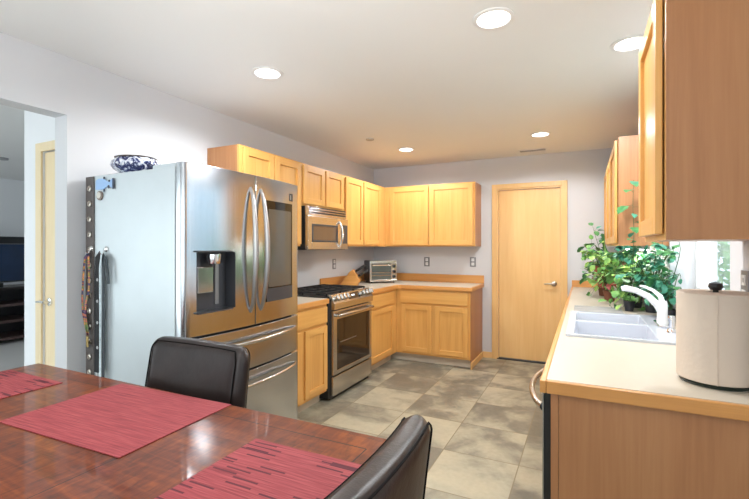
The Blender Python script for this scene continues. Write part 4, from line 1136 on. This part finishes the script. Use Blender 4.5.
# grow light under the far cabinet
gl = thing('grow_light', 'slim lit strip light fixed under the far right wall cabinet', 'light', (3.02, -1.15, ZU0-0.03))
obj('housing', MB().box(2.985, -1.80, ZU0-0.026, 3.055, -0.50, ZU0-0.0005), M['white_plastic'], gl, 0.003)
obj('tube', MB().box(2.995, -1.78, ZU0-0.032, 3.045, -0.52, ZU0-0.0262), emit('grow_light_glow', (1.0, 1.0, 0.95), 26.0), gl)

# ------------------------------------------------------------------ ceiling lights, vent, sprinklers
def can_light(loc, label):
    x, y = loc
    t = thing('recessed_light', label, 'light', (x, y, H), 'recessed ceiling lights')
    obj('trim_ring', MB().lathe([(0.076, 0.0), (0.098, -0.001), (0.097, -0.005), (0.078, -0.008), (0.074, -0.002), (0.076, 0.0)], (x, y, H), 40), M['white_plastic'], t, smooth=True)
    obj('baffle', MB().lathe([(0.0765, -0.001), (0.070, 0.03), (0.062, 0.09), (0.063, 0.091), (0.0775, 0.0), (0.0765, -0.001)], (x, y, H), 40), M['white_plastic'], t, smooth=True)
    obj('lamp', MB().lathe([(0, 0.012), (0.040, 0.018), (0.060, 0.045), (0.0615, 0.088), (0, 0.088)], (x, y, H), 32), emit('lamp_glow', (1.0, 0.94, 0.84), 9.0), t, smooth=True)
    l = bpy.data.lights.new('can_lamp', 'SPOT'); l.energy = CAN_POWER*4; l.color = CAN_COL; l.spot_size = math.radians(165); l.spot_blend = 0.4; l.shadow_soft_size = 0.055
    lo = bpy.data.objects.new('can_lamp', l); COL.objects.link(lo); lo.parent = t; lo.location = (0, 0, -0.012)
can_light(CANS[0], 'recessed ceiling light nearest the back left corner')
can_light(CANS[1], 'recessed ceiling light near the ceiling vent and wooden door')
can_light(CANS[2], 'recessed ceiling light above the refrigerator')
can_light(CANS[3], 'large recessed ceiling light at top centre of the picture')
can_light(CANS[4], 'recessed ceiling light half hidden by the near right cabinet')
vt = thing('ceiling_vent', 'slim white ceiling register near the wooden door', 'vent', (2.12, -0.27, H))
obj('frame', MB().box(1.97, -0.325, H-0.006, 2.27, -0.310, H-0.0005).box(1.97, -0.230, H-0.006, 2.27, -0.215, H-0.0005).box(1.97, -0.310, H-0.006, 1.985, -0.230, H-0.0005).box(2.255, -0.310, H-0.006, 2.27, -0.230, H-0.0005), M['white_plastic'], vt, 0.001)
obj('slats', MB().box(1.985, -0.310, H-0.002, 2.255, -0.230, H-0.0005), M['dark_plastic'], vt)
for i in range(4): obj('louver', MB().hexa([(1.985, -0.305+0.02*i, H-0.007), (2.255, -0.305+0.02*i, H-0.007), (2.255, -0.296+0.02*i, H-0.003), (1.985, -0.296+0.02*i, H-0.003),
    (1.985, -0.305+0.02*i, H-0.006), (2.255, -0.305+0.02*i, H-0.006), (2.255, -0.296+0.02*i, H-0.002), (1.985, -0.296+0.02*i, H-0.002)]), M['white_plastic'], vt)
o = obj('sprinkler_cover', MB().lathe([(0, -0.001), (0.042, -0.001), (0.040, -0.010), (0, -0.012)], (0.709, -1.516, H), 24), plain('sprinkler_metal', (0.45, 0.44, 0.43), 0.4, 0.5), smooth=True)
tag(o, 'small round grey sprinkler cover on the kitchen ceiling', 'sprinkler')
o = obj('sprinkler_cover', MB().lathe([(0, -0.001), (0.07, -0.001), (0.066, -0.02), (0, -0.024)], (-3.72, -2.69, H), 24), plain('detector_grey', (0.35, 0.35, 0.36), 0.5), smooth=True)
tag(o, 'small dark ceiling disc in the living room', 'sprinkler')

# ------------------------------------------------------------------ things on the refrigerator
bw = thing('china_bowl', 'squat blue and white lobed china bowl on top of the refrigerator', 'bowl', (0.285, -3.735, 1.7845))
BC = (0.285, -3.715, 1.7845)
obj('body', MB().lathe([(0, 0.0), (0.065, 0.0), (0.075, 0.006), (0.112, 0.030), (0.126, 0.053), (0.120, 0.076), (0.100, 0.093), (0.094, 0.089), (0.112, 0.073), (0.116, 0.053), (0.08, 0.02), (0, 0.012)], BC, 64, lobes=8, amp=0.05, sx=1.12), M['china'], bw, smooth=True)
obj('rim', MB().lathe([(0.090, 0.091), (0.102, 0.091), (0.110, 0.097), (0.102, 0.100), (0.092, 0.096), (0.090, 0.091)], BC, 48, sx=1.08), plain('brown_rim', (0.10, 0.075, 0.055), 0.35), bw, smooth=True)
YS = FY0+0.0055
o = obj('leather_strap', MB().box(0.052, YS-0.006, 0.45, 0.122, YS-0.0005, 1.768), plain('dark_brown_strap', (0.075, 0.06, 0.055), 0.5, vary=0.2), None, 0.002)
o2 = thing('studded_strap', 'long dark strap with round metal studs down the refrigerator edge', 'strap', (0.087, YS, 1.1))
bpy.data.objects.remove(o)
obj('strap', MB().box(0.048, YS-0.006, 0.40, 0.124, YS-0.0005, 1.768), plain('dark_brown_band', (0.085, 0.068, 0.062), 0.5, vary=0.2), o2, 0.002)
for i in range(14):
    z = 1.70-0.088*i
    obj('stud', MB().lathe([(0.010, 0), (0.017, -0.002), (0.016, -0.007), (0.010, -0.009), (0.008, -0.004), (0.010, 0)], (0.090, YS-0.0062, z), 16, axis='y'), M['nickel'], o2, smooth=True)
# magnets
M['mag_blue'] = plain('light_blue_enamel', srgb(150, 184, 226), 0.4)
mg = thing('bird_magnet', 'pale blue animal shaped magnet at the top of the refrigerator side', 'magnet', (0.235, YS, 1.715))
ol = [(0.142, 1.690), (0.142, 1.742), (0.165, 1.752), (0.215, 1.750), (0.240, 1.735), (0.262, 1.728), (0.290, 1.744), (0.300, 1.740), (0.300, 1.690), (0.285, 1.694), (0.262, 1.706), (0.238, 1.700), (0.21, 1.688)]
obj('body', MB().prism([(x, YS-0.006, z) for x, z in ol], (0, 0.0055, 0)), M['mag_blue'], mg, 0.001)
dk = MB()
for x, z, r in ((0.222, 1.752, 0.008), (0.222, 1.682, 0.008), (0.268, 1.733, 0.007), (0.262, 1.700, 0.010)): dk.cyl(r, 0.0012, (x, YS-0.0074, z), 'y', 12)
dk.box(0.296, YS-0.008, 1.686, 0.312, YS-0.0062, 1.746)
lbl(obj('dark_markings', dk, plain('navy_marks', (0.02, 0.03, 0.06), 0.5), mg), 'dark navy spots and tail')
mr = thing('round_magnet', 'round silver and brown magnet below the blue one', 'magnet', (0.179, YS, 1.655))
obj('rim', MB().lathe([(0, -0.0005), (0.026, -0.0005), (0.026, -0.008), (0.021, -0.009), (0, -0.006)], (0.179, YS, 1.655), 24, axis='y'), plain('magnet_brown', (0.20, 0.15, 0.12), 0.4), mr, smooth=True)
obj('face', MB().cyl(0.018, -0.004, (0.176, YS-0.0065, 1.657), 'y', 20), plain('magnet_cream', (0.6, 0.56, 0.5), 0.3), mr)
# hooks and lanyards
def hook(x, z, label):
    t = thing('magnetic_hook', label, 'hook', (x, YS, z), 'hooks on the refrigerator side')
    obj('magnet', MB().lathe([(0, -0.0005), (0.016, -0.0005), (0.016, -0.006), (0.010, -0.012), (0, -0.013)], (x, YS, z), 18, axis='y'), M['chrome'], t, smooth=True)
    obj('prong', MB().tube([(x, YS-0.012, z), (x, YS-0.018, z-0.02), (x, YS-0.024, z-0.030), (x, YS-0.034, z-0.028), (x, YS-0.038, z-0.018)], 0.0025, 8), M['chrome'], t, smooth=True)
hook(0.236, 1.352, 'silver magnetic hook holding the black and grey lanyards')
hook(0.100, 1.355, 'silver magnetic hook holding the rainbow lanyard')
def lanyard(label, x0, z0, w, cols, outline, clip, y):
    t = thing('lanyard', label, 'lanyard', (x0, YS, z0), 'lanyards hanging on the refrigerator')
    if isinstance(cols, list):
        m, nt, b = new_mat('striped_lanyard_webbing')
        f = math_n(nt, 'FRACT', math_n(nt, 'MULTIPLY', noise(nt, coords(nt, (1, 1, 6)), 4.0, 1), 3.0))
        link(nt, ramp(nt, f, [(i/len(cols), c) for i, c in enumerate(cols)]), b.inputs['Base Color']); b.inputs['Roughness'].default_value = 0.8
    else: m = plain('lanyard_webbing', cols, 0.8, vary=0.2, vscale=40)
    for path in outline:
        obj('webbing', MB().strip([(x, y, z) for x, z in path], w, (0, -1, 0), 0.002), m, t)
    if clip: obj('clip', MB().box(clip[0]-0.008, y-0.006, clip[1]-0.05, clip[0]+0.008, y, clip[1]).cyl(0.009, 0.004, (clip[0], y-0.004, clip[1]-0.055), 'y', 14), clip[2], t, 0.001)
    return t
gold = plain('brass_clip', (0.45, 0.32, 0.12), 0.35, 0.9)
lanyard('rainbow striped lanyard hanging over the dark strap', 0.10, 1.33, 0.017, [srgb(40, 34, 40), srgb(204, 112, 92), srgb(80, 120, 70), srgb(214, 140, 70), srgb(110, 60, 100), srgb(60, 60, 90)],
        [[(0.100, 1.330), (0.070, 1.30), (0.055, 1.20), (0.045, 1.08), (0.050, 0.99), (0.080, 0.90), (0.098, 0.86)], [(0.100, 1.330), (0.110, 1.25), (0.108, 1.12), (0.080, 1.05), (0.072, 0.98), (0.092, 0.90), (0.098, 0.86)]], (0.098, 0.855, gold), YS-0.022)
lanyard('wide black lanyard with small white marks on the hook', 0.20, 1.31, 0.050, (0.010, 0.010, 0.012),
        [[(0.226, 1.322), (0.196, 1.30), (0.192, 1.20), (0.192, 1.00), (0.190, 0.80), (0.190, 0.66)]], (0.190, 0.66, M['chrome']), YS-0.024)
mk = MB()
for z in (1.18, 1.06, 0.94, 0.80): mk.cyl(0.009, 0.001, (0.193, YS-0.0275, z), 'y', 14)
lan = [o for o in COL.objects if o.name.startswith('lanyard') and o.type == 'EMPTY'][-1]
obj('printed_mark', mk, plain('print_grey', (0.35, 0.35, 0.36), 0.6), lan)
lanyard('dark grey lanyard loop at the right of the hook', 0.25, 1.31, 0.022, (0.045, 0.055, 0.065),
        [[(0.240, 1.322), (0.244, 1.25), (0.246, 1.05), (0.244, 0.80), (0.242, 0.60)], [(0.240, 1.322), (0.272, 1.29), (0.285, 1.22), (0.290, 1.16)]], None, YS-0.024)
lanyard('pale grey lanyard strap hanging lowest beside the dark one', 0.225, 1.31, 0.014, srgb(200, 212, 218),
        [[(0.238, 1.322), (0.224, 1.25), (0.226, 1.00), (0.226, 0.78), (0.224, 0.60)]], (0.224, 0.60, M['chrome']), YS-0.030)

# ------------------------------------------------------------------ dining table
TX0, TX1, TY0, TY1, TZ = 0.742, 2.282, -5.20, -4.430, 0.914
tb = thing('dining_table', 'counter-height polished red mahogany dining table with inlaid border', 'table', ((TX0+TX1)/2, (TY0+TY1)/2, 0))
tcx_, tcy_ = (TX0+TX1)/2, (TY0+TY1)/2
M['table'] = table_mat(TX0-tcx_, TX1-tcx_, TY0-tcy_, TY1-tcy_, (1.290-tcx_, 1.752-tcx_))
M['table_leg'] = wood('mahogany_leg', (0.03, 0.006, 0.003), (0.06, 0.012, 0.005), (0.09, 0.02, 0.008), 'z', 0.25, 0.5)
obj('tabletop', MB().box(TX0, TY0, TZ-0.032, TX1, TY1, TZ), M['table'], tb, 0.006)
ap = MB().box(TX0+0.04, TY0+0.04, TZ-0.12, TX1-0.04, TY0+0.06, TZ-0.0325).box(TX0+0.04, TY1-0.06, TZ-0.12, TX1-0.04, TY1-0.04, TZ-0.0325).box(TX0+0.04, TY0+0.06, TZ-0.12, TX0+0.06, TY1-0.06, TZ-0.0325).box(TX1-0.06, TY0+0.06, TZ-0.12, TX1-0.04, TY1-0.06, TZ-0.0325)
obj('apron', ap, M['table_leg'], tb, 0.002)
for x in (TX0+0.02, TX1-0.09):
    for y in (TY0+0.02, TY1-0.09):
        q = 0.012
        obj('leg', MB().hexa([(x+q, y+q, 0), (x+0.07-q, y+q, 0), (x+0.07-q, y+0.07-q, 0), (x+q, y+0.07-q, 0), (x, y, TZ-0.0325), (x+0.07, y, TZ-0.0325), (x+0.07, y+0.07, TZ-0.0325), (x, y+0.07, TZ-0.0325)]), M['table_leg'], tb, 0.003)

MM1, MM2 = mat_mat('red_woven_vinyl', False), mat_mat('red_woven_vinyl_dashes', True)
def placemat(cx, cy, sx, sy, rz, m, label):
    o = obj('placemat', MB().box(-sx/2, -sy/2, 0, sx/2, sy/2, 0.0022), m, None, 0.0006)
    o.location = (cx, cy, TZ+0.0004); o.rotation_euler = (0, 0, rz)
    tag(o, label, 'placemat', 'red woven placemats')
placemat(1.520, -4.612, 0.462, 0.335, 0.04, MM1, 'red woven placemat in front of the far leather chair')
placemat(0.932, -4.772, 0.332, 0.476, 0.0, MM2, 'red placemat at the left end of the table by the opening')
placemat(2.116, -4.808, 0.315, 0.476, 0.01, MM2, 'red placemat with dark dashes nearest the right-hand chair')

# ------------------------------------------------------------------ chairs (local frame: sitter faces -Y, back at +Y)
def chair_back(w=0.224, z0=0.60, z1=1.045, nu=16, nv=18):
    Rc = 0.045
    def hw(z):
        if z > z1-Rc: return w-Rc+math.sqrt(max(0, Rc*Rc-(z-(z1-Rc))**2))
        return w
    zs = [z0+(z1-Rc-z0)*i/(nv-7) for i in range(nv-6)] + [z1-Rc+Rc*math.sin(PI/2*k/7) for k in range(1, 7)] + [z1-0.0004]
    def center(u, z):
        t = (z-z0)/(z1-z0)
        y = 0.228 + 0.045*t + 0.012*t*t
        y -= 0.020*abs(u)**2.2         # wings come forward
        return y
    mb = MB(); bm = mb.bm; F = {}; B = {}
    for j, z in enumerate(zs):
        W_ = hw(z); t = (z-z0)/(z1-z0)
        for i in range(nu+1):
            u = -1+2*i/nu
            x = W_*u; y = center(x/w, z)
            e = max(0, 1-abs(u))/1; th = (0.080-0.018*t)/2
            edge = min(1.0, (1-abs(u))*W_/0.034); top = min(1.0, (z1-z)/0.030)
            rf = 0.22+0.78*math.sqrt(max(0, 1-(1-min(edge, top))**2))
            puff = 0.014*(1-u*u)*math.sin(PI*min(1, t*0.95+0.05))
            F[i, j] = bm.verts.new((x, y-th*rf-puff, z)); B[i, j] = bm.verts.new((x, y+th*rf, z))
    J = len(zs)-1
    for j in range(J):
        for i in range(nu):
            bm.faces.new((F[i, j], F[i+1, j], F[i+1, j+1], F[i, j+1])); bm.faces.new((B[i, j], B[i, j+1], B[i+1, j+1], B[i+1, j]))
        bm.faces.new((F[0, j], F[0, j+1], B[0, j+1], B[0, j])); bm.faces.new((F[nu, j], B[nu, j], B[nu, j+1], F[nu, j+1]))
    for i in range(nu):
        bm.faces.new((F[i, 0], B[i, 0], B[i+1, 0], F[i+1, 0])); bm.faces.new((F[i, J], F[i+1, J], B[i+1, J], B[i, J]))
    loops = []
    for D in (F, B):
        L = [D[1, j].co.copy() for j in range(J-2)] + [D[i, J-3].co.copy() for i in range(2, nu-1)] + [D[nu-1, j].co.copy() for j in range(J-3, -1, -1)]
        loops.append(L)
    return mb, loops
def make_chair(label):
    t = thing('dining_chair', label, 'chair', (0, 0, 0), 'leather counter-height dining chairs')
    mb, loops = chair_back()
    bk = lob('backrest', mb, M['leather'], t, smooth='all', subsurf=1)
    M['seam'] = plain('dark_seam_piping', (0.006, 0.005, 0.005), 0.75, spec=0.1)
    for L, sgn in ((loops[0], -1), (loops[1], 1)):
        lob('piping', MB().tube([p+Vector((0, sgn*-0.0006, 0)) for p in L], 0.0022, 6), M['seam'], bk, smooth=True)
    sb = MB().box(-0.225, -0.225, 0.575, 0.225, 0.185, 0.655)
    lob('seat', sb, M['leather'], t, bevel=0.025)
    lob('seat_frame', MB().box(-0.205, -0.205, 0.52, 0.205, 0.185, 0.5745), M['table_leg'], t, bevel=0.003)
    for x in (-0.19, 0.19):
        for y in (-0.19, 0.17):
            s = 0.018; kx = 0.01*(1 if x > 0 else -1); ky = 0.03*(1 if y > 0 else -0.3)
            lob('leg', MB().hexa([(x-s*0.7+kx, y-s*0.7+ky, 0), (x+s*0.7+kx, y-s*0.7+ky, 0), (x+s*0.7+kx, y+s*0.7+ky, 0), (x-s*0.7+kx, y+s*0.7+ky, 0),
                                  (x-s, y-s, 0.5198), (x+s, y-s, 0.5198), (x+s, y+s, 0.5198), (x-s, y+s, 0.5198)]), M['table_leg'], t, bevel=0.002)
    lob('footrest', MB().box(-0.172, -0.208, 0.20, 0.172, -0.186, 0.225), M['table_leg'], t, bevel=0.002)
    for x in (-0.197, 0.177): lob('stretcher', MB().box(x, -0.172, 0.25, x+0.02, 0.16, 0.27), M['table_leg'], t, bevel=0.002)
    return t
ch = make_chair('dark brown leather dining chair facing us between table and refrigerator')
ch.location = (1.478, -4.580, 0); ch.rotation_euler = (0, 0, 0)
c2 = dup(ch, (2.088, -4.765, 0), -PI/2, 'dark leather dining chair at the right end, seen from behind')

# ------------------------------------------------------------------ living room furniture
tv = thing('television', 'large flat television with blue screen in the living room', 'television', (-4.80, -3.0, 0.80))
TZ0 = 0.80
obj('panel', MB().box(-4.84, -3.85, 0.86, -4.78, -1.85, 1.515), M['black'], tv, 0.004)
M['tv_screen'] = plain('dark_blue_screen', (0.012, 0.030, 0.075), 0.15, vary=0.2, vscale=2)
obj('screen', MB().box(-4.7798, -3.83, 0.88, -4.778, -1.87, 1.405), M['tv_screen'], tv)
obj('bezel_line', MB().box(-4.7798, -3.83, 1.407, -4.777, -1.87, 1.414), M['grey_plastic'], tv)
obj('foot', MB().box(-4.90, -3.5, 0.8005, -4.70, -3.46, 0.8602), M['black'], tv); obj('foot', MB().box(-4.90, -2.3, 0.8005, -4.70, -2.26, 0.8602), M['black'], tv)
ts = thing('tv_stand', 'dark wood television stand with open shelves in the living room', 'tv stand', (-4.85, -3.0, 0))
obj('top', MB().box(-5.15, -4.2, 0.765, -4.60, -1.7, 0.80), M['espresso'], ts, 0.003)
for y in (-4.2, -2.98, -1.73): obj('side_panel', MB().box(-5.14, y, 0.0, -4.62, y+0.03, 0.7648), M['espresso'], ts)
obj('back_panel', MB().box(-5.15, -4.17, 0.06, -5.141, -1.73, 0.76), M['black'], ts)
for z in (0.06, 0.30, 0.53):
    for y0, y1 in ((-4.169, -2.981), (-2.949, -1.731)): obj('shelf', MB().box(-5.14, y0, z, -4.615, y1, z+0.035), M['espresso_edge'], ts, 0.002)
